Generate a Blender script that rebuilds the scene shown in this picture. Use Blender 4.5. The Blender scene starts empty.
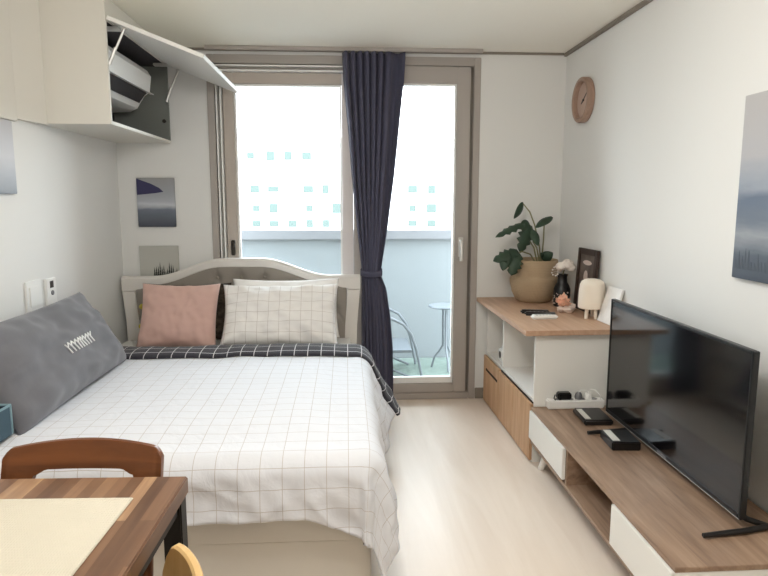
import bpy, bmesh, math, random
from mathutils import Vector, Matrix, noise
from mathutils.bvhtree import BVHTree
random.seed(7)
sc = bpy.context.scene
COL = sc.collection
PI = math.pi

# ------------------------------------------------------------------ room numbers (metres)
CAM_Z = 1.36
XL, XR, YB, YF, ZC = -1.45, 1.436, 4.108, -1.6, 2.30

# ------------------------------------------------------------------ materials
def srgb(r, g, b):
    f = lambda c: (c/255/12.92) if c <= 10.31 else ((c/255+0.055)/1.055)**2.4
    return (f(r), f(g), f(b), 1.0)

def mat(name, col, rough=0.5, spec=0.5, metal=0.0, bump=None, var=None, sheen=0.0, coat=0.0):
    m = bpy.data.materials.new(name); m.use_nodes = True
    nt = m.node_tree; p = nt.nodes['Principled BSDF']
    p.inputs['Base Color'].default_value = col
    p.inputs['Roughness'].default_value = rough
    p.inputs['Specular IOR Level'].default_value = spec
    p.inputs['Metallic'].default_value = metal
    p.inputs['Sheen Weight'].default_value = sheen
    p.inputs['Coat Weight'].default_value = coat
    tc = nt.nodes.new('ShaderNodeTexCoord')
    if bump:
        n = nt.nodes.new('ShaderNodeTexNoise'); n.inputs['Scale'].default_value = bump[0]
        n.inputs['Detail'].default_value = 4
        nt.links.new(tc.outputs['Object'], n.inputs['Vector'])
        b = nt.nodes.new('ShaderNodeBump'); b.inputs['Strength'].default_value = bump[1]
        b.inputs['Distance'].default_value = 0.004
        nt.links.new(n.outputs['Fac'], b.inputs['Height'])
        nt.links.new(b.outputs['Normal'], p.inputs['Normal'])
    if var:
        n = nt.nodes.new('ShaderNodeTexNoise'); n.inputs['Scale'].default_value = var[0]
        n.inputs['Detail'].default_value = 5
        nt.links.new(tc.outputs['Object'], n.inputs['Vector'])
        r = nt.nodes.new('ShaderNodeValToRGB')
        r.color_ramp.elements[0].position = 0.35; r.color_ramp.elements[1].position = 0.65
        r.color_ramp.elements[0].color = tuple(c*(1-var[1]) for c in col[:3])+(1,)
        r.color_ramp.elements[1].color = tuple(min(1, c*(1+var[1])) for c in col[:3])+(1,)
        nt.links.new(n.outputs['Fac'], r.inputs['Fac'])
        nt.links.new(r.outputs['Color'], p.inputs['Base Color'])
    return m

def wood(name, c1, c2, c3, axis='Y', scale=1.0, rough=0.45, stretch=14.0, spec=0.35):
    """grain running along one object axis: stretched noise through a colour ramp"""
    m = bpy.data.materials.new(name); m.use_nodes = True
    nt = m.node_tree; L = nt.links.new; p = nt.nodes['Principled BSDF']
    p.inputs['Roughness'].default_value = rough; p.inputs['Specular IOR Level'].default_value = spec
    tc = nt.nodes.new('ShaderNodeTexCoord'); mp = nt.nodes.new('ShaderNodeMapping')
    s = [stretch*scale]*3; s['XYZ'.index(axis)] = 1.1*scale
    mp.inputs['Scale'].default_value = s
    L(tc.outputs['Object'], mp.inputs['Vector'])
    n = nt.nodes.new('ShaderNodeTexNoise'); n.inputs['Scale'].default_value = 1.6
    n.inputs['Detail'].default_value = 6; n.inputs['Roughness'].default_value = 0.6
    n.inputs['Distortion'].default_value = 0.6
    L(mp.outputs['Vector'], n.inputs['Vector'])
    r = nt.nodes.new('ShaderNodeValToRGB'); e = r.color_ramp.elements
    e[0].position = 0.32; e[0].color = c1; e[1].position = 0.68; e[1].color = c3
    k = e.new(0.5); k.color = c2
    L(n.outputs['Fac'], r.inputs['Fac']); L(r.outputs['Color'], p.inputs['Base Color'])
    b = nt.nodes.new('ShaderNodeBump'); b.inputs['Strength'].default_value = 0.08; b.inputs['Distance'].default_value = 0.002
    L(n.outputs['Fac'], b.inputs['Height']); L(b.outputs['Normal'], p.inputs['Normal'])
    return m

def grid_cloth(name, base, line, step, width, rough=0.85, bump=0.15, off=(0.0, 0.0)):
    """woven cloth with a thin window-pane check, drawn on the cloth's own UV metres"""
    m = bpy.data.materials.new(name); m.use_nodes = True
    nt = m.node_tree; L = nt.links.new; p = nt.nodes['Principled BSDF']
    p.inputs['Roughness'].default_value = rough; p.inputs['Specular IOR Level'].default_value = 0.2
    p.inputs['Sheen Weight'].default_value = 0.15
    uv = nt.nodes.new('ShaderNodeUVMap'); uv.uv_map = 'UVMap'
    sep = nt.nodes.new('ShaderNodeSeparateXYZ'); L(uv.outputs['UV'], sep.inputs[0])
    masks = []
    for i in range(2):
        a = nt.nodes.new('ShaderNodeMath'); a.operation = 'ADD'; a.inputs[1].default_value = 50*step+off[i]
        L(sep.outputs[i], a.inputs[0])
        d = nt.nodes.new('ShaderNodeMath'); d.operation = 'DIVIDE'; d.inputs[1].default_value = step
        L(a.outputs[0], d.inputs[0])
        f = nt.nodes.new('ShaderNodeMath'); f.operation = 'FRACT'; L(d.outputs[0], f.inputs[0])
        l = nt.nodes.new('ShaderNodeMath'); l.operation = 'LESS_THAN'; l.inputs[1].default_value = width/step
        L(f.outputs[0], l.inputs[0]); masks.append(l)
    mx = nt.nodes.new('ShaderNodeMath'); mx.operation = 'MAXIMUM'
    L(masks[0].outputs[0], mx.inputs[0]); L(masks[1].outputs[0], mx.inputs[1])
    mix = nt.nodes.new('ShaderNodeMix'); mix.data_type = 'RGBA'
    mix.inputs['A'].default_value = base; mix.inputs['B'].default_value = line
    L(mx.outputs[0], mix.inputs['Factor']); L(mix.outputs['Result'], p.inputs['Base Color'])
    tc = nt.nodes.new('ShaderNodeTexCoord')
    n = nt.nodes.new('ShaderNodeTexNoise'); n.inputs['Scale'].default_value = 11; n.inputs['Detail'].default_value = 5; n.inputs['Distortion'].default_value = 0.8
    L(tc.outputs['Object'], n.inputs['Vector'])
    b = nt.nodes.new('ShaderNodeBump'); b.inputs['Strength'].default_value = bump; b.inputs['Distance'].default_value = 0.016
    L(n.outputs['Fac'], b.inputs['Height']); L(b.outputs['Normal'], p.inputs['Normal'])
    return m

def glass_mat(name, tint):
    m = bpy.data.materials.new(name); m.use_nodes = True
    nt = m.node_tree; L = nt.links.new; nt.nodes.remove(nt.nodes['Principled BSDF'])
    out = nt.nodes['Material Output']
    t = nt.nodes.new('ShaderNodeBsdfTransparent'); t.inputs['Color'].default_value = tint
    g = nt.nodes.new('ShaderNodeBsdfGlossy'); g.inputs['Roughness'].default_value = 0.02
    fr = nt.nodes.new('ShaderNodeFresnel'); fr.inputs['IOR'].default_value = 1.25
    mx = nt.nodes.new('ShaderNodeMixShader')
    L(fr.outputs[0], mx.inputs[0]); L(t.outputs[0], mx.inputs[1]); L(g.outputs[0], mx.inputs[2])
    L(mx.outputs[0], out.inputs['Surface'])
    return m

def frosted_mat(name, col, trans):
    m = bpy.data.materials.new(name); m.use_nodes = True
    nt = m.node_tree; L = nt.links.new; nt.nodes.remove(nt.nodes['Principled BSDF'])
    out = nt.nodes['Material Output']
    d = nt.nodes.new('ShaderNodeBsdfDiffuse'); d.inputs['Color'].default_value = col
    t = nt.nodes.new('ShaderNodeBsdfTranslucent'); t.inputs['Color'].default_value = col
    mx = nt.nodes.new('ShaderNodeMixShader'); mx.inputs[0].default_value = trans
    L(d.outputs[0], mx.inputs[1]); L(t.outputs[0], mx.inputs[2]); L(mx.outputs[0], out.inputs['Surface'])
    return m

def ramp_print(name, stops, axis, lo, hi, extra=None, rough=0.7):
    """a printed canvas: colour bands along one object axis, wobbled by noise; it is the print's own ink"""
    m = bpy.data.materials.new(name); m.use_nodes = True
    nt = m.node_tree; L = nt.links.new; p = nt.nodes['Principled BSDF']
    p.inputs['Roughness'].default_value = rough; p.inputs['Specular IOR Level'].default_value = 0.25
    tc = nt.nodes.new('ShaderNodeTexCoord'); sep = nt.nodes.new('ShaderNodeSeparateXYZ')
    L(tc.outputs['Object'], sep.inputs[0])
    mr = nt.nodes.new('ShaderNodeMapRange'); mr.inputs['From Min'].default_value = lo; mr.inputs['From Max'].default_value = hi
    L(sep.outputs[axis], mr.inputs['Value'])
    mp = nt.nodes.new('ShaderNodeMapping'); mp.inputs['Scale'].default_value = (3, 3, 12)
    L(tc.outputs['Object'], mp.inputs['Vector'])
    n = nt.nodes.new('ShaderNodeTexNoise'); n.inputs['Scale'].default_value = 1.5; n.inputs['Detail'].default_value = 4
    L(mp.outputs['Vector'], n.inputs['Vector'])
    ma = nt.nodes.new('ShaderNodeMath'); ma.operation = 'MULTIPLY_ADD'; ma.inputs[1].default_value = 0.16; ma.inputs[2].default_value = -0.08
    L(n.outputs['Fac'], ma.inputs[0])
    ad = nt.nodes.new('ShaderNodeMath'); ad.operation = 'ADD'
    L(mr.outputs[0], ad.inputs[0]); L(ma.outputs[0], ad.inputs[1])
    r = nt.nodes.new('ShaderNodeValToRGB'); e = r.color_ramp.elements
    e[0].position, e[0].color = stops[0]; e[1].position, e[1].color = stops[-1]
    for pos, c in stops[1:-1]:
        k = e.new(pos); k.color = c
    L(ad.outputs[0], r.inputs['Fac']); L(r.outputs['Color'], p.inputs['Base Color'])
    return m

M = {}
M['wall'] = mat('wallpaper_white', srgb(226, 226, 224), 0.85, 0.2, bump=(220, 0.08))
M['ceil'] = mat('ceiling_paper', srgb(246, 243, 234), 0.9, 0.15, bump=(160, 0.05))
M['floor'] = wood('pale_floor', srgb(224, 209, 194), srgb(229, 215, 201), srgb(234, 221, 208), 'Y', 0.5, 0.36, 12, 0.4)
M['trim'] = mat('taupe_trim', srgb(132, 124, 114), 0.5)
M['frame'] = mat('taupe_window_frame', srgb(168, 161, 155), 0.45, 0.4)
M['frame2'] = mat('beige_window_sash', srgb(182, 172, 163), 0.45, 0.4)
M['frame_pale'] = mat('pale_sash', srgb(214, 208, 208), 0.45, 0.4)
M['whiteplastic'] = mat('white_plastic', srgb(238, 238, 236), 0.4, 0.4)
M['glass'] = glass_mat('window_glass', (0.965, 0.99, 0.985, 1))
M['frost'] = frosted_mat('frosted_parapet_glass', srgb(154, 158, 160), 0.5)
M['steel'] = mat('brushed_steel', srgb(206, 204, 200), 0.4, 0.5, 0.6)
M['darkmetal'] = mat('dark_metal', srgb(58, 54, 50), 0.4, 0.5, 0.6)
M['black'] = mat('black_plastic', srgb(20, 20, 22), 0.35, 0.5)
M['blackm'] = mat('black_matte_metal', srgb(24, 22, 22), 0.5, 0.4)
M['screen'] = mat('tv_screen_glass', srgb(12, 12, 14), 0.10, 0.8)
M['cab'] = mat('cream_cabinet_laminate', srgb(217, 214, 206), 0.55, 0.3)
M['cabwhite'] = mat('white_cabinet_laminate', srgb(232, 231, 227), 0.5, 0.35)
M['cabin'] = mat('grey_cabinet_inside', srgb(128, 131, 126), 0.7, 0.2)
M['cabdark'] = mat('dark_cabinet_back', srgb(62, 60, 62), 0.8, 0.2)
M['ac'] = mat('aircon_white', srgb(240, 240, 238), 0.4, 0.4)
M['oak'] = wood('light_oak_veneer', srgb(176, 141, 115), srgb(188, 154, 128), srgb(200, 168, 143), 'Y', 1.0, 0.45)
M['oakv'] = wood('light_oak_door', srgb(181, 142, 107), srgb(194, 156, 121), srgb(206, 170, 136), 'Z', 1.0, 0.5)
M['walnut'] = wood('grey_walnut_veneer', srgb(128, 104, 86), srgb(150, 124, 104), srgb(170, 144, 122), 'Y', 1.0, 0.42, 16)
M['choc'] = wood('brown_rubberwood', srgb(88, 50, 25), srgb(104, 60, 30), srgb(119, 71, 37), 'X', 1.0, 0.35, 12)
M['pale'] = wood('pale_ply', srgb(196, 160, 104), srgb(206, 171, 117), srgb(216, 184, 132), 'Z', 1.0, 0.45, 10)
M['sheet'] = mat('white_sheet', srgb(226, 224, 221), 0.9, 0.1, bump=(30, 0.15))
M['duvet'] = grid_cloth('white_check_duvet', srgb(219, 221, 227), srgb(186, 180, 177), 0.072, 0.0021, 0.8, 0.4, (0.0, 0.024))
M['duvetdark'] = grid_cloth('charcoal_check_duvet', srgb(56, 55, 62), srgb(206, 204, 206), 0.07, 0.0042, 0.85, 0.3)
M['pillowcheck'] = grid_cloth('white_check_pillowcase', srgb(238, 236, 234), srgb(204, 198, 194), 0.062, 0.0026, 0.85, 0.3)
M['pillowplain'] = mat('white_pillowcase', srgb(240, 238, 236), 0.88, 0.1, bump=(28, 0.3), sheen=0.1)
M['pink'] = mat('dusty_pink_cotton', srgb(204, 170, 160), 0.9, 0.1, bump=(34, 0.3), sheen=0.2)
M['umber'] = mat('umber_print_cotton', srgb(66, 58, 50), 0.9, 0.1, var=(38, 0.45))
M['pom'] = mat('yellow_wool', srgb(206, 190, 92), 0.95, 0.05, bump=(260, 0.8))
M['grey'] = mat('slate_grey_cushion', srgb(107, 107, 112), 0.92, 0.1, bump=(26, 0.25), sheen=0.25)
M['thread'] = mat('white_thread', srgb(232, 232, 232), 0.8, 0.1)
M['curtain'] = mat('charcoal_navy_curtain', srgb(80, 80, 98), 0.9, 0.1, bump=(300, 0.2), sheen=0.1)
M['hbframe'] = mat('ivory_painted_wood', srgb(222, 218, 213), 0.45, 0.4)
M['hbcloth'] = mat('greige_leatherette', srgb(150, 143, 135), 0.6, 0.3, bump=(90, 0.12))
M['bedframe'] = mat('ivory_bed_laminate', srgb(206, 201, 192), 0.5, 0.35)
M['tealbox'] = mat('teal_fabric_box', srgb(68, 88, 100), 0.75, 0.2, bump=(120, 0.15))
M['tealin'] = mat('navy_box_lining', srgb(28, 40, 54), 0.85, 0.1)
M['tealrim'] = mat('pale_teal_piping', srgb(124, 150, 158), 0.7, 0.2)
M['mat'] = mat('cream_placemat', srgb(202, 195, 179), 0.9, 0.1)
M['basket'] = mat('woven_seagrass', srgb(184, 162, 134), 0.9, 0.1)
M['soil'] = mat('dark_soil', srgb(52, 42, 34), 0.95, 0.1, bump=(60, 0.8))
M['leaf'] = mat('dark_green_leaf', srgb(46, 66, 50), 0.5, 0.4, var=(14, 0.25))
M['stem'] = mat('pale_stem', srgb(128, 124, 92), 0.6, 0.3)
M['clockwood'] = wood('rose_wood_clock', srgb(150, 124, 108), srgb(162, 135, 119), srgb(174, 147, 131), 'Z', 2.0, 0.5)
M['clockface'] = mat('blush_clock_face', srgb(190, 165, 151), 0.6, 0.3)
M['framebrown'] = mat('dark_brown_frame', srgb(62, 48, 42), 0.4, 0.4)
M['cream'] = mat('warm_white_lamp', srgb(238, 228, 214), 0.6, 0.3)
M['petal'] = mat('white_petals', srgb(240, 232, 224), 0.8, 0.2)
M['peach'] = mat('peach_petals', srgb(238, 190, 166), 0.75, 0.2, var=(40, 0.2))
M['quartz'] = mat('pale_quartz', srgb(226, 210, 200), 0.35, 0.5)
M['marble'] = mat('white_marble_print', srgb(232, 230, 228), 0.5, 0.3, var=(16, 0.06))
M['photo'] = mat('photo_backdrop', srgb(96, 84, 78), 0.4, 0.4, var=(18, 0.3))
M['photofig'] = mat('photo_pale_figure', srgb(206, 190, 182), 0.4, 0.4)
M['inktree'] = mat('dark_print_ink', srgb(58, 62, 60), 0.7, 0.2)
M['inkmist'] = mat('slate_print_ink', srgb(84, 92, 102), 0.7, 0.2)
M['inkpeak'] = mat('indigo_print_ink', srgb(64, 62, 92), 0.7, 0.2)
M['concrete'] = mat('pale_concrete', srgb(214, 216, 212), 0.85, 0.2)
M['turf'] = mat('pale_green_turf', srgb(116, 128, 121), 0.95, 0.1, var=(30, 0.15))
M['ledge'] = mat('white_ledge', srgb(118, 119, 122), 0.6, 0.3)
M['facade'] = mat('white_facade', srgb(206, 208, 208), 0.85, 0.2)
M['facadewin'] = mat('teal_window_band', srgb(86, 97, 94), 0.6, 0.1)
M['ground'] = mat('city_ground', srgb(150, 152, 148), 0.9, 0.1)
M['labelwhite'] = mat('white_sticker', srgb(214, 212, 206), 0.5, 0.3)
M['greyplastic'] = mat('grey_plastic', srgb(118, 118, 122), 0.4, 0.4)
M['handlebrown'] = mat('dark_slot', srgb(48, 34, 26), 0.7, 0.2)
M['chairgrey'] = mat('balcony_chair_metal', srgb(120, 125, 130), 0.4, 0.4, 0.3)

def table_wood():
    m = bpy.data.materials.new('acacia_butcher_block'); m.use_nodes = True
    nt = m.node_tree; L = nt.links.new; p = nt.nodes['Principled BSDF']
    p.inputs['Roughness'].default_value = 0.35; p.inputs['Specular IOR Level'].default_value = 0.4
    tc = nt.nodes.new('ShaderNodeTexCoord')
    rot = nt.nodes.new('ShaderNodeMapping'); rot.inputs['Rotation'].default_value = (0, 0, PI/2)
    L(tc.outputs['Object'], rot.inputs['Vector'])
    br = nt.nodes.new('ShaderNodeTexBrick'); br.offset = 0.37; br.offset_frequency = 2
    br.inputs['Color1'].default_value = (0, 0, 0, 1); br.inputs['Color2'].default_value = (1, 1, 1, 1)
    br.inputs['Mortar'].default_value = (0.5, 0.5, 0.5, 1)
    br.inputs['Scale'].default_value = 1.0; br.inputs['Mortar Size'].default_value = 0.0
    br.inputs['Brick Width'].default_value = 0.42; br.inputs['Row Height'].default_value = 0.028
    L(rot.outputs['Vector'], br.inputs['Vector'])
    mp = nt.nodes.new('ShaderNodeMapping'); mp.inputs['Scale'].default_value = (34, 2.5, 34)
    L(tc.outputs['Object'], mp.inputs['Vector'])
    n = nt.nodes.new('ShaderNodeTexNoise'); n.inputs['Scale'].default_value = 1.5; n.inputs['Detail'].default_value = 5
    L(mp.outputs['Vector'], n.inputs['Vector'])
    mx = nt.nodes.new('ShaderNodeMix'); mx.data_type = 'FLOAT'; mx.inputs['Factor'].default_value = 0.42
    L(br.outputs['Color'], mx.inputs['A']); L(n.outputs['Fac'], mx.inputs['B'])
    r = nt.nodes.new('ShaderNodeValToRGB'); e = r.color_ramp.elements
    e[0].position = 0.12; e[0].color = srgb(84, 60, 46); e[1].position = 0.88; e[1].color = srgb(196, 164, 126)
    for pos, c in ((0.35, srgb(112, 83, 63)), (0.55, srgb(130, 99, 76)), (0.75, srgb(154, 121, 93))):
        k = e.new(pos); k.color = c
    L(mx.outputs['Result'], r.inputs['Fac']); L(r.outputs['Color'], p.inputs['Base Color'])
    return m
M['table'] = table_wood()

def weave(m, sx, sy, strength):
    nt = m.node_tree; L = nt.links.new; p = nt.nodes['Principled BSDF']
    tc = nt.nodes.new('ShaderNodeTexCoord')
    w = nt.nodes.new('ShaderNodeTexWave'); w.bands_direction = sx[0]; w.inputs['Scale'].default_value = sx[1]
    w.inputs['Distortion'].default_value = 0.6
    w2 = nt.nodes.new('ShaderNodeTexWave'); w2.bands_direction = sy[0]; w2.inputs['Scale'].default_value = sy[1]
    L(tc.outputs['Object'], w.inputs['Vector']); L(tc.outputs['Object'], w2.inputs['Vector'])
    a = nt.nodes.new('ShaderNodeMath'); a.operation = 'ADD'
    L(w.outputs['Fac'], a.inputs[0]); L(w2.outputs['Fac'], a.inputs[1])
    b = nt.nodes.new('ShaderNodeBump'); b.inputs['Strength'].default_value = strength; b.inputs['Distance'].default_value = 0.004
    L(a.outputs[0], b.inputs['Height']); L(b.outputs['Normal'], p.inputs['Normal'])
weave(M['mat'], ('Y', 36), ('X', 60), 0.22)
weave(M['basket'], ('Z', 30), ('X', 40), 0.5)

# ------------------------------------------------------------------ mesh helpers
def bx(bm, x0, x1, y0, y1, z0, z1, bev=0.0, seg=2):
    r = bmesh.ops.create_cube(bm, size=1.0)
    vs = r['verts']
    for v in vs:
        v.co = Vector(((x0+x1)/2+v.co.x*(x1-x0), (y0+y1)/2+v.co.y*(y1-y0), (z0+z1)/2+v.co.z*(z1-z0)))
    if bev > 0:
        es = list({e for v in vs for e in v.link_edges})
        bmesh.ops.bevel(bm, geom=es, offset=bev, segments=seg, affect='EDGES', clamp_overlap=True)
    return bm

def box(*a, **k): return bx(bmesh.new(), *a, **k)

def tube(bm, pts, r, n=8, cap=True):
    pts = [Vector(p) for p in pts]; rr = r if isinstance(r, (list, tuple)) else [r]*len(pts)
    rings = []; up = None
    for i, p in enumerate(pts):
        d = (pts[min(i+1, len(pts)-1)]-pts[max(i-1, 0)]).normalized()
        if up is None:
            up = Vector((0, 0, 1)) if abs(d.z) < 0.9 else Vector((1, 0, 0))
        s = d.cross(up).normalized(); up = s.cross(d).normalized()
        rings.append([bm.verts.new(p+(s*math.cos(2*PI*k/n)+up*math.sin(2*PI*k/n))*rr[i]) for k in range(n)])
    for a, b in zip(rings, rings[1:]):
        for k in range(n):
            bm.faces.new((a[k], a[(k+1) % n], b[(k+1) % n], b[k]))
    if cap:
        bm.faces.new(rings[0]); bm.faces.new(rings[-1][::-1])
    return bm

def lathe(bm, prof, c=(0, 0, 0), n=32, axis='Z'):
    c = Vector(c); rings = []
    def P(r, h, t):
        a, b = r*math.cos(t), r*math.sin(t)
        return c+(Vector((a, b, h)) if axis == 'Z' else Vector((h, a, b)) if axis == 'X' else Vector((b, h, a)))
    for r, h in prof:
        if r < 1e-6: rings.append([bm.verts.new(P(0, h, 0))])
        else: rings.append([bm.verts.new(P(r, h, 2*PI*k/n)) for k in range(n)])
    for a, b in zip(rings, rings[1:]):
        for k in range(n):
            k2 = (k+1) % n
            if len(a) == 1 and len(b) == 1: continue
            if len(a) == 1: bm.faces.new((a[0], b[k2], b[k]))
            elif len(b) == 1: bm.faces.new((a[k], a[k2], b[0]))
            else: bm.faces.new((a[k], a[k2], b[k2], b[k]))
    return bm

def prism(bm, poly, vec):
    """closed polygon of 3-D points extruded by vec"""
    vec = Vector(vec)
    a = [bm.verts.new(Vector(p)) for p in poly]; b = [bm.verts.new(Vector(p)+vec) for p in poly]
    n = len(a)
    bm.faces.new(a); bm.faces.new(b[::-1])
    for i in range(n):
        bm.faces.new((a[i], b[i], b[(i+1) % n], a[(i+1) % n]))
    return bm

def blob(bm, c, r, seed=0, amp=0.2, sub=2, freq=2.0):
    r = r if isinstance(r, (tuple, list)) else (r, r, r)
    v = bmesh.ops.create_icosphere(bm, subdivisions=sub, radius=1.0)['verts']
    for q in v:
        k = 1+amp*noise.noise(q.co*freq+Vector((seed*3.7, seed, 1.3)))
        q.co = Vector(c)+Vector((q.co.x*r[0], q.co.y*r[1], q.co.z*r[2]))*k
    return bm

def obj(name, bm, m, parent=None, smooth=True, angle=38, mats=None, recalc=True):
    """link a bmesh (in its root's own frame) as ONE mesh object"""
    if recalc: bmesh.ops.recalc_face_normals(bm, faces=bm.faces)
    if smooth:
        for f in bm.faces: f.smooth = True
        for e in bm.edges:
            if len(e.link_faces) == 2 and e.calc_face_angle(0) > math.radians(angle): e.smooth = False
    me = bpy.data.meshes.new(name); bm.to_mesh(me); bm.free()
    me.materials.append(m)
    for q in mats or []: me.materials.append(q)
    o = bpy.data.objects.new(name, me); COL.objects.link(o)
    if parent: o.parent = parent
    return o

def tag(o, label, cat, group=None):
    o['label'] = label; o['category'] = cat
    if group: o['group'] = group
    return o

def thing(name, label, cat, loc=(0, 0, 0), rz=0.0, group=None):
    o = bpy.data.objects.new(name, None); COL.objects.link(o)
    o.empty_display_size = 0.1
    o.location = loc; o.rotation_euler = (0, 0, rz)
    return tag(o, label, cat, group)

def single(name, bm, m, label, cat, loc=(0, 0, 0), rz=0.0, group=None, **k):
    o = obj(name, bm, m, None, **k); o.location = loc; o.rotation_euler = (0, 0, rz)
    return tag(o, label, cat, group)

def struct(name, bm, m, parent=None, **k):
    o = obj(name, bm, m, parent, **k)
    if not parent: o['kind'] = 'structure'
    return o

def W(bm, root):
    """world-coordinate mesh moved into an unrotated root's frame"""
    bmesh.ops.translate(bm, verts=bm.verts, vec=-Vector(root.location)); return bm

def smoothstep(a, b, x):
    t = min(1, max(0, (x-a)/(b-a))); return t*t*(3-2*t)

def interp(tab, x):
    if x <= tab[0][0]: return tab[0][1]
    for (a, p), (b, q) in zip(tab, tab[1:]):
        if x <= b: return p+(q-p)*(x-a)/(b-a)
    return tab[-1][1]

# ------------------------------------------------------------------ the room shell
OX0, OX1, OZ1 = -0.870, 0.876, 2.265          # balcony window opening
struct('floor', box(XL-0.1, XR+0.1, YF-0.1, YB+0.12, -0.12, 0.0), M['floor'], smooth=False)
struct('ceiling', box(XL-0.1, XR+0.1, YF-0.1, YB+0.2, ZC, ZC+0.12), M['ceil'], smooth=False)
struct('wall_left', box(XL-0.1, XL, YF-0.1, YB+0.2, 0, ZC), M['wall'], smooth=False)
struct('wall_right', box(XR, XR+0.1, YF-0.1, YB+0.2, 0, ZC), M['wall'], smooth=False)
struct('wall_front', box(XL, XR, YF-0.1, YF, 0, ZC), M['wall'], smooth=False)
b = bmesh.new()
bx(b, XL, OX0, YB, YB+0.2, 0, ZC); bx(b, OX1, XR, YB, YB+0.2, 0, ZC); bx(b, OX0, OX1, YB, YB+0.2, OZ1, ZC)
struct('wall_back', b, M['wall'], smooth=False)
struct('baseboard_back', box(OX1+0.002, XR, YB-0.012, YB, 0, 0.075, bev=0.003), M['trim'])
struct('baseboard_right', box(XR-0.012, XR, YF, YB-0.012, 0, 0.075, bev=0.003), M['trim'])
struct('baseboard_left', box(XL, XL+0.012, YF, YB, 0, 0.075, bev=0.003), M['trim'])
b = bmesh.new(); bx(b, XR-0.020, XR, YF, YB, ZC-0.022, ZC, bev=0.003)
struct('trim_1', b, M['trim'])
b = bmesh.new(); bx(b, -1.10, XR-0.022, YB-0.014, YB, ZC-0.014, ZC, bev=0.002)
struct('trim_2', b, M['trim'])
# shallow boxed soffit running along the left wall towards the camera
b = bmesh.new(); bx(b, XL, XL+0.018, YF, 2.885, 1.70, ZC, bev=0.003); prism(b, [(XL, 2.887, 1.712), (XL+0.016, 2.887, 1.712), (XL+0.052, 3.0855, 1.712), (XL, 3.0855, 1.712)], (0, 0, ZC-1.712))
struct('trim_3', b, M['cab'])

# ------------------------------------------------------------------ balcony window and door
win = bpy.data.objects.new('window_1', None); COL.objects.link(win); win.location = (-0.40, YB+0.05, 0.0); win['kind'] = 'structure'
FY0, FY1 = YB-0.012, YB+0.15
def wp(name, bm, m, parent=win, **k): return obj(name, W(bm, win), m, parent, **k)
b = bmesh.new()
bx(b, OX0+0.001, OX0+0.045, FY0, FY1, 0.001, OZ1-0.001, bev=0.004); bx(b, OX1-0.045, OX1-0.001, FY0, FY1, 0.001, OZ1-0.001, bev=0.004)
bx(b, OX0+0.045, OX1-0.045, FY0, FY1, OZ1-0.055, OZ1-0.001, bev=0.004); bx(b, OX0+0.045, OX1-0.045, FY0, FY1, 0.001, 0.05, bev=0.004)
wp('outer_frame', b, M['frame'])
b = bmesh.new()
for x in (-0.818, -0.793): bx(b, x, x+0.009, YB-0.006, YB+0.05, 0.05, 2.165)
for z in (2.195, 2.165): bx(b, -0.825, -0.01, YB-0.006, YB+0.05, z, z+0.009)
wp('track_strip', b, M['whiteplastic'])
b = bmesh.new(); bx(b, -0.825, -0.775, YB+0.045, YB+0.07, 0.05, 2.21); bx(b, -0.775, 0.05, YB+0.045, YB+0.07, 2.165, 2.21)
bx(b, 0.05, 0.835, YB+0.06, YB+0.09, 2.19, 2.212); bx(b, 0.797, 0.833, YB+0.06, YB+0.09, 0.05, 2.19)
wp('track_back', b, M['frame'])
def sash(x0, x1, z0, z1, y0, y1, wl, wr, wt, wb, m, mr=None):
    b = bmesh.new()
    bx(b, x0, x0+wl, y0, y1, z0, z1, bev=0.005)
    bx(b, x0+wl, x1-wr, y0, y1, z1-wt, z1, bev=0.004); bx(b, x0+wl, x1-wr, y0, y1, z0, z0+wb, bev=0.004)
    if not mr: bx(b, x1-wr, x1, y0, y1, z0, z1, bev=0.005)
    return b
b = sash(-0.778, 0.048, 0.05, 2.162, YB+0.02, YB+0.085, 0.068, 0.072, 0.068, 0.08, None, True)
s1 = wp('sash', b, M['frame2'])
wp('meeting_stile', box(-0.024, 0.048, YB+0.016, YB+0.085, 0.05, 2.162, bev=0.005), M['frame_pale'], s1)
def bead(x0, x1, z0, z1, y0, y1, w, wb):
    b = bmesh.new(); bx(b, x0, x0+w, y0, y1, z0, z1); bx(b, x1-w, x1, y0, y1, z0, z1)
    bx(b, x0+w, x1-w, y0, y1, z1-w, z1); bx(b, x0+w, x1-w, y0, y1, z0, z0+wb); return b
wp('glazing_bead', bead(-0.709, -0.025, 0.131, 2.093, YB+0.04, YB+0.075, 0.012, 0.02), M['whiteplastic'], s1)
wp('pane', box(-0.70, -0.03, YB+0.05, YB+0.056, 0.14, 2.087), M['glass'], s1, smooth=False)
h = bmesh.new(); bx(h, -0.752, -0.728, YB-0.004, YB+0.0195, 1.00, 1.10, bev=0.004); bx(h, -0.747, -0.728, YB-0.03, YB-0.004, 1.055, 1.085, bev=0.004)
wp('handle', h, M['darkmetal'], s1)

door = bpy.data.objects.new('door_1', None); COL.objects.link(door); door.location = (0.43, YB+0.05, 0.05); door['kind'] = 'structure'
def dp(name, bm, m, parent=door, **k): return obj(name, W(bm, door), m, parent, **k)
b = sash(0.05, 0.808, 0.052, 2.205, YB-0.02, YB+0.045, 0.085, 0.088, 0.105, 0.062, None)
s2 = dp('sash', b, M['frame'])
b = bmesh.new()
for x in (0.812, 0.822): bx(b, x, x+0.004, YB-0.010, YB+0.02, 0.052, 2.205)
dp('door_seal', b, M['trim'])
dp('glazing_bead', bead(0.134, 0.721, 0.112, 2.101, YB, YB+0.035, 0.013, 0.042), M['whiteplastic'], s2)
dp('pane', box(0.14, 0.715, YB+0.012, YB+0.018, 0.12, 2.095), M['glass'], s2, smooth=False)
h = bmesh.new(); bx(h, 0.741, 0.775, YB-0.028, YB-0.0205, 0.985, 1.115, bev=0.003)
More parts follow.
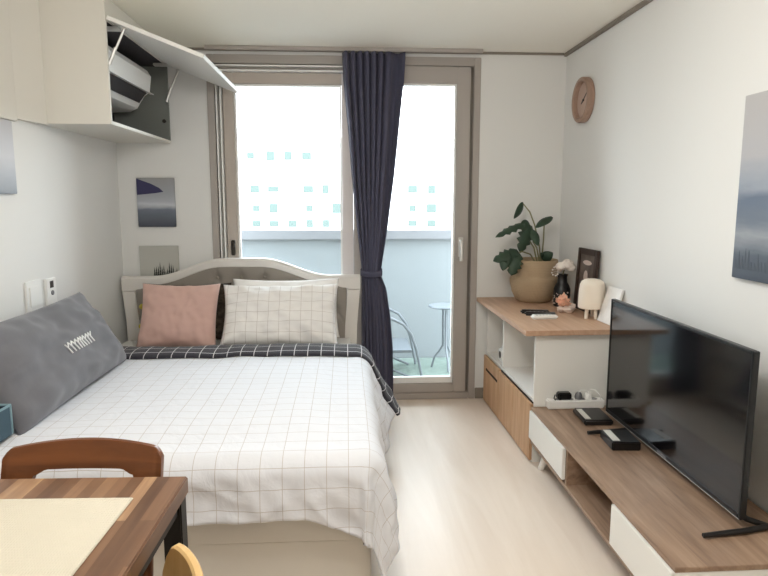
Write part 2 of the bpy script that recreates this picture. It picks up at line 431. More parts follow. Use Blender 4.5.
tube(h, [(0.758, YB-0.03, 1.09), (0.758, YB-0.055, 1.09), (0.758, YB-0.062, 1.082), (0.758, YB-0.062, 0.960)], 0.0125, 10)
dp('lever_handle', h, M['steel'])

# ------------------------------------------------------------------ outside: balcony, city
struct('balcony_floor', box(-2.4, 2.4, YB+0.2, 5.42, -0.14, -0.02), M['turf'], smooth=False)
pr = bpy.data.objects.new('balcony_parapet', None); COL.objects.link(pr); pr.location = (0, 5.33, -0.02); pr['kind'] = 'structure'
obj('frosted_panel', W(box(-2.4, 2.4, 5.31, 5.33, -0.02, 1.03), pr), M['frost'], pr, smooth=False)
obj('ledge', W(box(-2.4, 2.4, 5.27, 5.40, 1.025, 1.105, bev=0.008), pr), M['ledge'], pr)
struct('city_ground', box(-260, 260, 6.5, 420, -31, -30), M['ground'], smooth=False)

bld = thing('apartment_building', 'far white apartment block seen hazily through the window glass', 'building', (0, 120, -30))
obj('facade', box(-44, 36, 0, 16, 0, 43, bev=0.1), M['facade'], bld, smooth=False)
F_, SX = 620.0, 120.0
wpos = []
for px, row in ((258, 3), (275, 3), (293, 3), (310, 3), (326, 3), (258, 2), (275, 2), (310, 2), (337, 2), (257, 1), (275, 1), (309, 1),
                (254, 0), (273, 0), (290, 0), (308, 0), (412, 3), (412, 2), (412, 1), (412, 4), (431, 3), (431, 2), (431, 1), (258, 4), (275, 4), (293, 4), (310, 4), (326, 4), (326, 1)):
    wpos.append(((px-346)/F_*SX, row))
for wx, row in wpos:
    z = {0: 39.6, 1: 33.4, 2: 29.8, 3: 26.9, 4: 23.6}[row]
    hw, hh = random.uniform(0.6, 1.0), random.uniform(0.5, 0.95)
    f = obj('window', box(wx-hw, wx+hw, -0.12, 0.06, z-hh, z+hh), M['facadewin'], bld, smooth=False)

# low metal chair and round table standing on the balcony
bc = thing('balcony_chair', 'low grey metal armchair on the balcony beyond the glass door', 'chair', (0.36, 4.85, -0.02))
for sy in (-0.23, 0.23):
    t = bmesh.new()
    tube(t, [(-0.13, sy, 0.49), (-0.02, sy, 0.485), (0.07, sy, 0.44), (0.13, sy, 0.36), (0.17, sy, 0.24), (0.215, sy, 0.008)], 0.011, 8)
    obj('arm_leg', t, M['chairgrey'], bc)
    t = bmesh.new(); tube(t, [(-0.27, sy*0.95, 0.66), (-0.2, sy*0.95, 0.40), (-0.12, sy*0.95, 0.2), (-0.05, sy*0.95, 0.1), (0.155, sy*0.95, 0.008)], 0.010, 8)
    obj('rear_leg', t, M['chairgrey'], bc)
t = bmesh.new(); bx(t, -0.16, 0.14, -0.215, 0.215, 0.215, 0.235, bev=0.006); obj('seat', t, M['chairgrey'], bc)
t = bmesh.new(); prism(t, [(-0.19, -0.21, 0.26), (-0.175, -0.21, 0.26), (-0.265, -0.21, 0.64), (-0.28, -0.21, 0.64)], (0, 0.42, 0)); obj('backrest', t, M['chairgrey'], bc)
bt = thing('balcony_table', 'small round grey metal table outside near the door handle', 'table', (0.80, 4.92, -0.02))
t = bmesh.new(); lathe(t, [(0, 0.52), (0.135, 0.52), (0.14, 0.528), (0.135, 0.536), (0, 0.536)]); obj('tabletop', t, M['chairgrey'], bt)
for k in range(3):
    a = k*2*PI/3+PI*0.86; c, s = math.cos(a), math.sin(a)
    t = bmesh.new(); tube(t, [(0.02*c, 0.02*s, 0.52), (0.02*c, 0.02*s, 0.20), (0.05*c, 0.05*s, 0.15), (0.09*c, 0.09*s, 0.10), (0.115*c, 0.115*s, 0.008)], 0.009, 8)
    obj('leg', t, M['chairgrey'], bt)

# ------------------------------------------------------------------ curtain
CY = 4.032
PXZ = [(0.05, 0.098, 0.306), (0.20, 0.098, 0.306), (0.385, 0.098, 0.303), (0.585, 0.098, 0.288), (0.785, 0.099, 0.259), (0.87, 0.100, 0.226), (0.895, 0.102, 0.222),
       (0.93, 0.098, 0.228), (1.17, 0.072, 0.266), (1.51, 0.040, 0.308), (1.77, 0.022, 0.335), (2.0, 0.002, 0.358), (2.10, -0.008, 0.370), (2.272, -0.014, 0.378)]
cur = thing('curtain', 'dark charcoal navy curtain gathered by a tieback between the two window panes', 'curtain', (0.17, CY, 0.04))
b = bmesh.new(); NU, NZ = 150, 90
left = [(z, l) for z, l, r in PXZ]; right = [(z, r) for z, l, r in PXZ]
rows = []
for j in range(NZ+1):
    z = 0.045+(2.272-0.045)*j/NZ
    l, r = interp(left, z), interp(right, z); w = r-l
    amp = 0.014+0.016*min(1, w/0.36); row = []
    for i in range(NU+1):
        u = i/NU
        if u > 0.72: ph = 0.72*9+(u-0.72)*3.2
        else: ph = u*9
        y = CY+amp*math.cos(2*PI*ph+0.5*noise.noise(Vector((u*4, z*0.7, 0))))+0.008*noise.noise(Vector((u*7, z*1.5, 3)))
        x = l+w*u+0.006*math.sin(4*PI*ph+1)*math.sin(PI*u)
        row.append(b.verts.new((x, y, z)))
    rows.append(row)
for j in range(NZ):
    for i in range(NU): b.faces.new((rows[j][i], rows[j][i+1], rows[j+1][i+1], rows[j+1][i]))
o = obj('drape', W(b, cur), M['curtain'], cur, angle=80)
md = o.modifiers.new('thickness', 'SOLIDIFY'); md.thickness = 0.003
b = bmesh.new(); pts = []
for k in range(33):
    t = 2*PI*k/32; pts.append((0.162+0.068*math.cos(t), CY+0.040*math.sin(t)))
pr_, pw = [], []
for k in range(32):
    for zz in (0.875, 0.915): pr_.append(None)
ring = [[b.verts.new((x, y, z+0.012*math.sin(k/32*2*PI))) for k, (x, y) in enumerate(pts[:-1])] for z in (0.872, 0.912)]
for k in range(32): b.faces.new((ring[0][k], ring[0][(k+1) % 32], ring[1][(k+1) % 32], ring[1][k]))
o = obj('tieback', W(b, cur), M['curtain'], cur); md = o.modifiers.new('thickness', 'SOLIDIFY'); md.thickness = 0.004; md.offset = 1
struct('trim_4', box(-0.86, 0.87, CY-0.012, CY+0.012, ZC-0.024, ZC, bev=0.003), M['frame'])

# ------------------------------------------------------------------ bed
bed = thing('bed', 'ivory framed double bed with tufted arched headboard against the window wall', 'bed', (-0.67, 3.0, 0.0))
def bp(name, bm, m, parent=bed, **k): return obj(name, W(bm, bed), m, parent, **k)
HX0, HX1, HY0, HY1 = -1.425, 0.088, 3.985, 4.045
HC = (HX0+HX1)/2
def top_out(x):
    return 0.878+0.112*(1-smoothstep(0.12, 0.56, abs(x-HC)))
def top_in(x):
    return 0.790+0.028*(1-smoothstep(0.55, 0.66, abs(x-HC)))+0.112*(1-smoothstep(0.12, 0.56, abs(x-HC)))
xs = [HX0+(HX1-HX0)*i/80 for i in range(81)]
b = bmesh.new()
# top rail as one strip, rounded front
for yy in (0,):
    secs = []
    for x in xs:
        zi = top_in(x) if HX0+0.08 < x < HX1-0.08 else 0.78
        zo = top_out(x)
        secs.append([b.verts.new((x, HY0+0.010, zi)), b.verts.new((x, HY0, zi+0.010)), b.verts.new((x, HY0, zo-0.014)), b.verts.new((x, HY0+0.014, zo)),
                     b.verts.new((x, HY1, zo)), b.verts.new((x, HY1, zi))])
    for a, c in zip(secs, secs[1:]):
        for k in range(6): b.faces.new((a[k], a[(k+1) % 6], c[(k+1) % 6], c[k]))
    b.faces.new(secs[0]); b.faces.new(secs[-1][::-1])
for sx, x0 in ((1, HX0), (-1, HX1)):
    # posts bow inwards a little towards the mattress
    pz = [(0.0, 0.03), (0.35, 0.028), (0.55, 0.022), (0.70, 0.010), (0.782, 0.003)]
    sec = []
    for z, off in pz:
        xa, xb = x0+sx*off, x0+sx*(off+0.078)
        sec.append([b.verts.new((xa, HY0+0.001, z)), b.verts.new((xb, HY0+0.001, z)), b.verts.new((xb, HY1-0.002, z)), b.verts.new((xa, HY1-0.002, z))])
    for a, c in zip(sec, sec[1:]):
        for k in range(4): b.faces.new((a[k], a[(k+1) % 4], c[(k+1) % 4], c[k]))
    b.faces.new(sec[0]); b.faces.new(sec[-1][::-1])
bp('headboard_frame', b, M['hbframe'])
# tufted upholstery
btn = []
for r in range(4):
    z = 0.868-0.105*r
    for i in range(-5, 6):
        x = HC-0.01+(i+(0.5 if r % 2 else 0))*0.15
        if HX0+0.13 < x < HX1-0.13 and z < top_in(x)-0.03: btn.append((x, z))
b = bmesh.new(); NXp, NZp = 150, 60; rows = []
for j in range(NZp+1):
    row = []
    for i in range(NXp+1):
        x = HX0+0.088+(HX1-HX0-0.176)*i/NXp
        zt = top_in(x)+0.012; z = 0.30+(zt-0.30)*j/NZp
        d = 0.0
        for bxx, bz in btn:
            q = math.hypot(x-bxx, z-bz); d += math.exp(-(q/0.026)**2)*0.9
            # diagonal pleats toward neighbours
            for ax, az in ((0.075, -0.105), (-0.075, -0.105), (0.0, 0.06)):
                L_ = math.hypot(ax, az); tt = ((x-bxx)*ax+(z-bz)*az)/L_/L_
                if 0 < tt < 1:
                    dd = abs((x-bxx)*az-(z-bz)*ax)/L_
                    d += 0.35*math.exp(-(dd/0.007)**2)
        row.append(b.verts.new((x, HY0+0.004+0.024*min(1, d), z)))
    rows.append(row)
for j in range(NZp):
    for i in range(NXp): b.faces.new((rows[j][i], rows[j][i+1], rows[j+1][i+1], rows[j+1][i]))
pan = bp('headboard_panel', b, M['hbcloth'], angle=180, recalc=False)
md = pan.modifiers.new('thickness', 'SOLIDIFY'); md.thickness = 0.012; md.offset = -1
for x, z in btn:
    if z < 0.70: continue
    t = bmesh.new(); blob(t, (x, HY0+0.025, z), (0.010, 0.006, 0.010), 0, 0, 2); bp('button', t, M['hbcloth'], pan)
# base
b = bmesh.new(); bx(b, -1.425, 0.072, 2.0, 3.984, 0.06, 0.29, bev=0.004); bp('side_frame', b, M['bedframe'])
b = bmesh.new(); bx(b, -1.43, 0.078, 1.970, 1.999, 0.212, 0.33, bev=0.006); bx(b, -1.43, 0.074, 1.980, 1.999, 0.02, 0.2119, bev=0.003)
bp('footboard', b, M['bedframe'])
bp('mattress', box(-1.43, 0.055, 2.03, 3.982, 0.291, 0.474, bev=0.035, seg=4), M['sheet'])

# ------------------------------------------------------------------ duvet
XE, YE, ZT = 0.050, 2.000, 0.535          # where the flat top starts to roll over
def drape(s, t, lift=0.0):
    """flat cloth point (s across, t along) laid over the mattress"""
    dx = max(0.0, s-XE); dy = max(0.0, YE-t)
    d = math.hypot(dx, dy)
    pz = noise.noise(Vector((s*2.2, t*2.2, 0.3)))*0.010+noise.noise(Vector((s*6.5, t*5.0, 4.0)))*0.005
    if d < 1e-6:
        e = min(1.0, (XE-s)/0.25, (t-YE)/0.25)
        return Vector((s, t, ZT+pz+lift+0.012*smoothstep(0, 1, e)))
    ux, uy = dx/d, -dy/d
    r = 0.075
    a0 = r*PI/2
    flare = 0.0
    if dx > 0 and dy <= 0:
        flare = interp([(2.0, 0.10), (2.3, 0.05), (2.7, 0.10), (3.0, 0.38), (3.3, 0.52), (3.6, 0.50)], t)
    elif dx > 0:
        flare = 0.10*ux
    fall = smoothstep(0.02, 0.25, d)
    along = t if dx > dy else s
    wob = 0.020*fall*noise.noise(Vector((s*5.5+t*4.0, t*5.5-s*3.0, 7.7)))+0.010*fall*noise.noise(Vector((s*15+t*9, t*13-s*11, 2.2)))
    if dx > 0 and dy <= 0:
        wob += 0.016*fall*math.sin(t*16+1.2)
    if dx > 0 and dy > 0:
        wob += 0.022*fall*math.sin(math.atan2(dy, dx)*5.0)
    if d < a0:
        out, drop = r*math.sin(d/r), r*(1-math.cos(d/r))
    else:
        q = d-a0; out, drop = r+flare*q, r+q*math.sqrt(1-flare*flare)
    if dy > 0 and dx <= 0.04:
        wob += 0.010*fall*(1-2*abs(noise.noise(Vector((s*7.0+t*9.0, s*2.5-t*4.0, 11.0)))))-0.004*fall
    out += max(wob, -0.010)+lift*min(1, d/a0)
    z = ZT+0.0-drop+pz*(1-fall)+lift*(1-min(1, d/a0))
    return Vector((XE*1.0 if dx > 0 else s, 0, 0))*0+Vector(((XE if dx > 0 else s)+ux*out, (YE if dy > 0 else t)+uy*out, z))

def cloth(name, s0, s1, t0, t1, ns, nt, m, liftf, parent=None, m2=None, thick=0.016, root=None, flip=False, hem=None):
    b = bmesh.new(); uvl = b.loops.layers.uv.new('UVMap'); rows = []; st = {}
    for j in range(nt+1):
        row = []
        for i in range(ns+1):
            s = s0+(s1-s0)*i/ns; t = t0+(t1-t0)*j/nt
            if hem: s, t = hem(s, t, i/ns, j/nt)
            v = b.verts.new(drape(s, t, liftf(s, t, i/ns, j/nt))); st[v] = (s, t); row.append(v)
        rows.append(row)
    for j in range(nt):
        for i in range(ns):
            f = b.faces.new((rows[j][i], rows[j][i+1], rows[j+1][i+1], rows[j+1][i]))
            for lp in f.loops: lp[uvl].uv = st[lp.vert]
    o = obj(name, W(b, root) if root else b, m, parent, angle=180, mats=[m2] if m2 else None, recalc=False)
    md = o.modifiers.new('thickness', 'SOLIDIFY'); md.thickness = thick; md.offset = -1
    if m2: md.material_offset = 1
    return o
duv = thing('duvet', 'white duvet with fine grey check spread over the bed and hanging off its foot', 'duvet', (-0.67, 2.8, 0.5))
def hem_main(s, t, i, j):
    # the cut edges wander a little
    if j < 0.3: t += (1-j/0.3)*(0.03*noise.noise(Vector((s*3, 1, 1)))-0.075*smoothstep(XE-0.22, XE+0.04, s))
    return s, t
cloth('cover', -1.435, XE+0.375, YE-0.262, 3.40, 170, 190, M['duvet'], lambda s, t, i, j: 0.0, duv, M['duvetdark'], 0.018, duv, hem=hem_main)
def band_lift(s, t, i, j):
    return 0.006+0.024*math.sqrt(max(0.0, 1-(2*j-1)**2))+0.004*noise.noise(Vector((s*9, t*9, 2)))
def band_hem(s, t, i, j):
    return s, t+0.022*noise.noise(Vector((s*2.5, 3, 0)))-0.02*smoothstep(XE, XE+0.3, s)
cloth('turned_down_edge', -1.42, XE+0.385, 3.185, 3.425, 120, 24, M['duvetdark'], band_lift, duv, None, 0.006, duv, hem=band_hem)['label'] = 'charcoal check reverse folded down in a band below the pillows'

# ------------------------------------------------------------------ pillows
def pillow_mesh(w, h, t, seed, pinch=0.06, wr=0.006, n=46, sag=0.0):
    b = bmesh.new(); uvl = b.loops.layers.uv.new('UVMap'); st = {}
    sides = []
    for sg in (1, -1):
        rows = []
        for j in range(n+1):
            row = []
            for i in range(n+1):
                u, v = -1+2*i/n, -1+2*j/n
                edge = i in (0, n) or j in (0, n)
                if sg == -1 and edge: row.append(sides[0][j][i]); continue
                x = w/2*u*(1-pinch*(1-v*v)); z = h/2*v*(1-pinch*1.4*(1-u*u))
                th = t/2*(max(0, (1-u**4))**0.5)*(max(0, (1-v**4))**0.5)
                th *= 1-sag*v
                nz = noise.noise(Vector((u*2.3+seed, v*2.1, sg*3)))*wr*2+noise.noise(Vector((u*6+seed, v*5, sg)))*wr
                cr = noise.noise(Vector((math.atan2(v, u)*4, seed, sg)))*wr*1.6*smoothstep(0.5, 1.0, max(abs(u), abs(v)))
                y = -sg*(th+(nz+cr)*min(1, th/(t*0.2)))
                vv = b.verts.new((x, y, z)); st[vv] = (x, z); row.append(vv)
            rows.append(row)
        sides.append(rows)
    for k, rows in enumerate(sides):
        for j in range(n):
            for i in range(n):
                q = (rows[j][i], rows[j][i+1], rows[j+1][i+1], rows[j+1][i])
                f = b.faces.new(q if k == 0 else q[::-1])
                for lp in f.loops: lp[uvl].uv = st[lp.vert]
    return b

def place(o, c, tilt, yaw=0.0, roll=0.0):
    o.matrix_world = Matrix.Translation(c) @ Matrix.Rotation(yaw, 4, 'Z') @ Matrix.Rotation(-tilt, 4, 'X') @ Matrix.Rotation(roll, 4, 'Y')

# pillow local frame: x wide, z tall, front faces -y
def pil(name, w, h, t, seed, m, label, cat, c, tilt, yaw=0, roll=0, **k):
    o = single(name, pillow_mesh(w, h, t, seed, **k), m, label, cat, angle=180)
    place(o, Vector(c), tilt, yaw, roll); return o
pil('pillow', 0.66, 0.38, 0.12, 1.1, M['pillowplain'], 'plain white pillow standing behind the check one against the headboard', 'pillow', (-0.375, 3.80, 0.700), math.radians(22), wr=0.006)
pil('pillow', 0.68, 0.39, 0.135, 5.3, M['pillowcheck'], 'white check pillow in front, right of the pink cushion', 'pillow', (-0.392, 3.610, 0.692), math.radians(30), wr=0.011, sag=0.15)
dk = thing('cushion', 'dark patterned cushion with yellow pompoms half hidden behind the pink cushion', 'cushion', (-0.965, 3.79, 0.70))
dk.matrix_world = Matrix.Translation((-0.975, 3.79, 0.688)) @ Matrix.Rotation(-math.radians(20), 4, 'X')
obj('cover', pillow_mesh(0.53, 0.355, 0.105, 9.0), M['umber'], dk, angle=180)
for px, pz in ((-0.266, 0.03), (-0.262, -0.09), (0.262, 0.03), (0.258, -0.10)):
    t = bmesh.new(); blob(t, (px, -0.012, pz), 0.017, 1, 0.15, 2, 5); obj('pompom', t, M['pom'], dk)
pil('cushion', 0.45, 0.40, 0.135, 3.2, M['pink'], 'dusty pink square cushion leaning at the head of the bed', 'cushion', (-0.972, 3.600, 0.694), math.radians(26), math.radians(1), math.radians(1), wr=0.007, sag=0.12)

# long grey cushion leaning on the left wall, front towards +x
g = thing('cushion', 'large slate grey back cushion with white stitched motif leaning on left wall', 'cushion', (-1.26, 2.74, 0.70))
gm = Matrix.Translation((-1.246, 2.668, 0.717)) @ Matrix.Rotation(PI/2, 4, 'Z') @ Matrix.Rotation(-math.radians(30), 4, 'X')
g.matrix_world = gm
gb = pillow_mesh(1.055, 0.42, 0.18, 12.5, pinch=0.04, wr=0.008, n=56, sag=0.12)
gb.normal_update(); tree = BVHTree.FromBMesh(gb)
obj('cover', gb, M['grey'], g, angle=180)
st = bmesh.new()
def onsurf(x, z):
    hit = tree.ray_cast(Vector((x, -1, z)), Vector((0, 1, 0)))
    return hit[0]+Vector((0, -0.002, 0))
for k in range(9):
    x0 = -0.092+k*0.031; z0 = -0.010
    tube(st, [onsurf(x0, z0+0.012), onsurf(x0+0.011, z0-0.004), onsurf(x0+0.020, z0-0.032)], 0.0032, 6)
    tube(st, [onsurf(x0+0.011, z0-0.004), onsurf(x0+0.030, z0+0.016)], 0.0032, 6)
obj('embroidery', st, M['thread'], g)['label'] = 'white stitched row of leaning strokes'

# blue storage box on the bed
bxr = thing('storage_box', 'open teal fabric storage box on the bed by the grey cushion', 'box', (-1.283, 2.082, 0.556), math.radians(-3))
bb = bmesh.new(); X0, X1, Y0, Y1, H = -0.125, 0.120, -0.032, 0.055, 0.105
bx(bb, X0, X1, Y0, Y1, 0, 0.008); bx(bb, X0, X0+0.008, Y0, Y1, 0.008, H); bx(bb, X1-0.008, X1, Y0, Y1, 0.008, H)
bx(bb, X0+0.008, X1-0.008, Y0, Y0+0.008, 0.008, H); bx(bb, X0+0.008, X1-0.008, Y1-0.008, Y1, 0.008, H)
obj('body', bb, M['tealbox'], bxr, smooth=False)
bb = bmesh.new(); i = 0.0085; bx(bb, X0+i, X1-i, Y0+i, Y1-i, 0.008, 0.010)
for a in ((X0+i, X0+i+.001, Y0+i, Y1-i), (X1-i-.001, X1-i, Y0+i, Y1-i), (X0+i, X1-i, Y0+i, Y0+i+.001), (X0+i, X1-i, Y1-i-.001, Y1-i)): bx(bb, *a, 0.010, H-0.002)
obj('lining', bb, M['tealin'], bxr, smooth=False)
bb = bmesh.new(); tube(bb, [(X0, Y0, H), (X1, Y0, H), (X1, Y1, H), (X0, Y1, H), (X0, Y0, H)], 0.005, 8)
for cx_, cy_ in ((X1, Y0), (X1, Y1)): tube(bb, [(cx_, cy_, 0.004), (cx_, cy_, H)], 0.004, 6)
obj('piping', bb, M['tealrim'], bxr)

# ------------------------------------------------------------------ dining table, mat, chairs
TZ = 0.74
tb = thing('dining_table', 'dining table with striped acacia block top and black metal legs', 'table', (-0.86, 1.02, 0.0), math.radians(-1.6))
c_, s_ = math.cos(tb.rotation_euler.z), math.sin(tb.rotation_euler.z)
TX1, TY1, TX0, TY0 = 0.487, 0.352, -0.49, -0.36
obj('tabletop', box(TX0, TX1, TY0, TY1, TZ-0.040, TZ, bev=0.003), M['table'], tb)
for lx in (TX0+0.004, TX1-0.046):
    for ly in (TY0+0.006, TY1-0.05): obj('leg', box(lx, lx+0.042, ly, ly+0.042, 0, TZ-0.0405, bev=0.003), M['blackm'], tb)
b = bmesh.new()
bx(b, TX0+0.047, TX1-0.047, TY1-0.042, TY1-0.017, TZ-0.07, TZ-0.0405); bx(b, TX0+0.047, TX1-0.047, TY0+0.012, TY0+0.037, TZ-0.07, TZ-0.0405)
bx(b, TX0+0.012, TX0+0.037, TY0+0.049, TY1-0.051, TZ-0.07, TZ-0.0405); bx(b, TX1-0.037, TX1-0.012, TY0+0.049, TY1-0.051, TZ-0.07, TZ-0.0405)
obj('apron', b, M['blackm'], tb)
pm = single('placemat', box(-0.43, 0.0, -0.285, 0.0, 0, 0.004, bev=0.0015), M['mat'], 'cream woven placemat lying on the acacia table top', 'placemat', (-0.449, 1.252, TZ+0.0005), math.radians(-2.0))

def chair_back_outline(w, z0, z1, foot, notch):
    return None
ch = thing('dining_chair', 'dark brown wooden chair with cut-out back between table and bed', 'chair', (-0.630, 1.150, 0.0), math.radians(-2.2))
# local: seat faces -y (towards the table), back at +y
SW = 0.184
def back_y(z): return 0.185+0.10*max(0, z-0.44)/0.36+0.0
b = bmesh.new()
top = []
NB = 48
def zt(x): return 0.797-0.016*(abs(x)/SW)**2-0.016*smoothstep(0.93, 1.0, abs(x)/SW)
def zb(x):
    a = abs(x)
    if a > 0.125: return 0.655
    return 0.722+0.012*(1-smoothstep(0.085, 0.115, a)) if a < 0.118 else 0.700
secs = []
for i in range(NB+1):
    x = -SW+2*SW*i/NB; bow = 0.020*(1-(x/SW)**2)
    z1, z0 = zt(x), zb(x)
    ya, yb = back_y(z1)+bow, back_y(z0)+bow
    secs.append([b.verts.new((x, yb-0.010, z0)), b.verts.new((x, ya-0.010, z1-0.004)), b.verts.new((x, ya-0.006, z1)), b.verts.new((x, ya+0.006, z1)), b.verts.new((x, ya+0.010, z1-0.004)), b.verts.new((x, yb+0.010, z0))])
for a, c in zip(secs, secs[1:]):
    for k in range(6): b.faces.new((a[k], a[(k+1) % 6], c[(k+1) % 6], c[k]))
b.faces.new(secs[0]); b.faces.new(secs[-1][::-1])
obj('backrest', b, M['choc'], ch)
t = bmesh.new(); secs = []
for i in range(17):
    x = -0.145+0.29*i/16; bow = 0.016*(1-(x/SW)**2)
    secs.append([t.verts.new((x, back_y(z)+bow+dy, z)) for z, dy in ((0.56, -0.009), (0.60, -0.009), (0.60, 0.009), (0.56, 0.009))])
for a, c in zip(secs, secs[1:]):
    for k in range(4): t.faces.new((a[k], a[(k+1) % 4], c[(k+1) % 4], c[k]))
t.faces.new(secs[0]); t.faces.new(secs[-1][::-1])
obj('back_rail', t, M['choc'], ch)
obj('seat', box(-0.178, 0.178, -0.062, 0.175, 0.435, 0.455, bev=0.008, seg=3), M['choc'], ch)
for sx in (-1, 1):
    t = bmesh.new(); tube(t, [(sx*0.155, 0.225, 0.0), (sx*0.155, 0.195, 0.25), (sx*0.155, 0.192, 0.45), (sx*0.153, back_y(0.69), 0.69)], [0.013, 0.017, 0.018, 0.014], 10); obj('rear_leg', t, M['choc'], ch)
    t = bmesh.new(); tube(t, [(sx*0.158, -0.045, 0.0), (sx*0.152, -0.040, 0.434)], [0.013, 0.018], 10); obj('front_leg', t, M['choc'], ch)
t = bmesh.new(); bx(t, -0.14, 0.14, -0.050, -0.032, 0.385, 0.434); bx(t, -0.14, 0.14, 0.180, 0.197, 0.385, 0.434)
for sx in (-1, 1): bx(t, sx*0.152-0.008, sx*0.152+0.008, -0.028, 0.178, 0.385, 0.434)
obj('seat_rail', t, M['choc'], ch)

c2 = thing('dining_chair', 'pale blond wooden chair with curved back pushed in at right side of table', 'chair', (-0.441, 0.962, 0.0))
def arc_panel(bm, R, th, a0, a1, z0, ztop, n=40):
    secs = []
    for i in range(n+1):
        f = i/n; a = a0+(a1-a0)*f
        e = min(f, 1-f)*2.0
        zt_ = z0+(ztop-z0)*(0.30+0.70*math.sqrt(max(0, 1-(1-min(1, e/0.22))**2))-0.10*smoothstep(0.2, 0.9, e))
        co, si = math.cos(a), math.sin(a); lean = 0.05
        def P(r, z): return bm.verts.new(((r+lean*(z-z0))*co, (r+lean*(z-z0))*si, z))
        secs.append([P(R-th/2, z0), P(R-th/2, zt_-0.004), P(R-th/4, zt_), P(R+th/4, zt_), P(R+th/2, zt_-0.004), P(R+th/2, z0)])
    for a, c in zip(secs, secs[1:]):
        for k in range(6): bm.faces.new((a[k], a[(k+1) % 6], c[(k+1) % 6], c[k]))
    bm.faces.new(secs[0]); bm.faces.new(secs[-1][::-1]); return bm
obj('backrest', arc_panel(bmesh.new(), 0.178, 0.018, math.radians(-64), math.radians(64), 0.50, 0.720), M['pale'], c2)
t = bmesh.new(); lathe(t, [(0, 0.435), (0.155, 0.435), (0.165, 0.445), (0.16, 0.458), (0.15, 0.462), (0, 0.460)], n=40); bmesh.ops.scale(t, vec=(1, 0.69, 1), verts=t.verts); obj('seat', t, M['pale'], c2)
for a in (45, -45): 
    c, s = math.cos(math.radians(a)), math.sin(math.radians(a))
    t = bmesh.new(); tube(t, [(0.185*c, 0.185*s, 0), (0.165*c, 0.155*s, 0.435), (0.178*c, 0.178*s, 0.53)], [0.012, 0.016, 0.010], 10); obj('rear_leg', t, M['pale'], c2)
    t = bmesh.new(); tube(t, [(-0.17*c, 0.12*s, 0), (-0.14*c, 0.10*s, 0.435)], [0.012, 0.016], 10); obj('front_leg', t, M['pale'], c2)

# ------------------------------------------------------------------ upper wall cabinet with raised flap, air conditioner inside
CX, CY0, CY1, CZ0, CZT = -1.105, 3.087, YB-0.004, 1.716, 2.185
cb = thing('wall_cabinet', 'cream wall cabinet above the bed with its flap door propped open', 'cabinet', (-1.28, 3.6, 1.716))
def cp(name, bm, m, parent=cb, **k): return obj(name, W(bm, cb), m, parent, **k)
b = bmesh.new()
bx(b, XL+0.002, CX, CY0, CY0+0.016, CZ0, ZC-0.002, bev=0.001)
cp('side_panel', b, M['cab'], smooth=False)
b = bmesh.new(); bx(b, XL+0.002, CX, CY0+0.016, CY1, CZ0, CZ0+0.016, bev=0.001); bx(b, XL+0.002, CX, CY0+0.016, CY1, CZT, ZC-0.002, bev=0.001)
cp('carcass', b, M['cab'], smooth=False)
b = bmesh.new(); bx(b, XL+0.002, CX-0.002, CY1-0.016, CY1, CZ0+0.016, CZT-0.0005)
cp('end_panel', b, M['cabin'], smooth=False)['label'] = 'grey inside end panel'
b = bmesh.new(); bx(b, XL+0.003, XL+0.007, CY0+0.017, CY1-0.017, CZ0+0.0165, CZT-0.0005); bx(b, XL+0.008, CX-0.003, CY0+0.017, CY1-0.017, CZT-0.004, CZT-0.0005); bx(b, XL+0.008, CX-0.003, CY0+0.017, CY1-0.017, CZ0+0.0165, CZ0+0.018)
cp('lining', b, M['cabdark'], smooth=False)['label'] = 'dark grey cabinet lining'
# flap
fx, fz = -0.665, 2.020
d = Vector((fx-CX, 0, fz-CZT)).normalized(); nrm = Vector((-d.z, 0, d.x))
p0 = Vector((CX+0.004, 0, CZT+0.004)); p1 = Vector((fx, 0, fz))
b = bmesh.new(); th = 0.018
poly = [p0, p1, p1+nrm*th, p0+nrm*th]
prism(b, [(p.x, CY0, p.z) for p in poly], (0, CY1-CY0-0.01, 0))
fl = cp('flap_door', b, M['cabwhite'], smooth=False)
def along(f): return p0.lerp(p1, f)
for y, end in ((CY0+0.035, 1.995), (CY1-0.045, 1.965)):
    q = along(0.16)
    t = bmesh.new(); tube(t, [(q.x, y, q.z-0.004), (CX-0.006, y, end)], [0.006, 0.006], 8); tube(t, [(CX-0.006+(q.x-CX)*0.45, y, end+(q.z-end)*0.45), (CX-0.006, y, end)], [0.009, 0.009], 8)
    bx(t, q.x-0.012, q.x+0.012, y-0.008, y+0.008, q.z-0.010, q.z-0.002)
    cp('gas_strut', t, M['steel'])
for y in (CY0+0.10, CY1-0.12):
    t = bmesh.new(); bx(t, CX-0.05, CX+0.03, y-0.02, y+0.02, CZT-0.022, CZT-0.006, bev=0.003)
    cp('hinge', t, M['steel'])
t = bmesh.new(); lathe(t, [(0, 0), (0.012, 0), (0.012, 0.012), (0, 0.012)], (-1.135, CY1-0.03, 1.85), 12, 'Y'); cp('catch', t, M['darkmetal'])

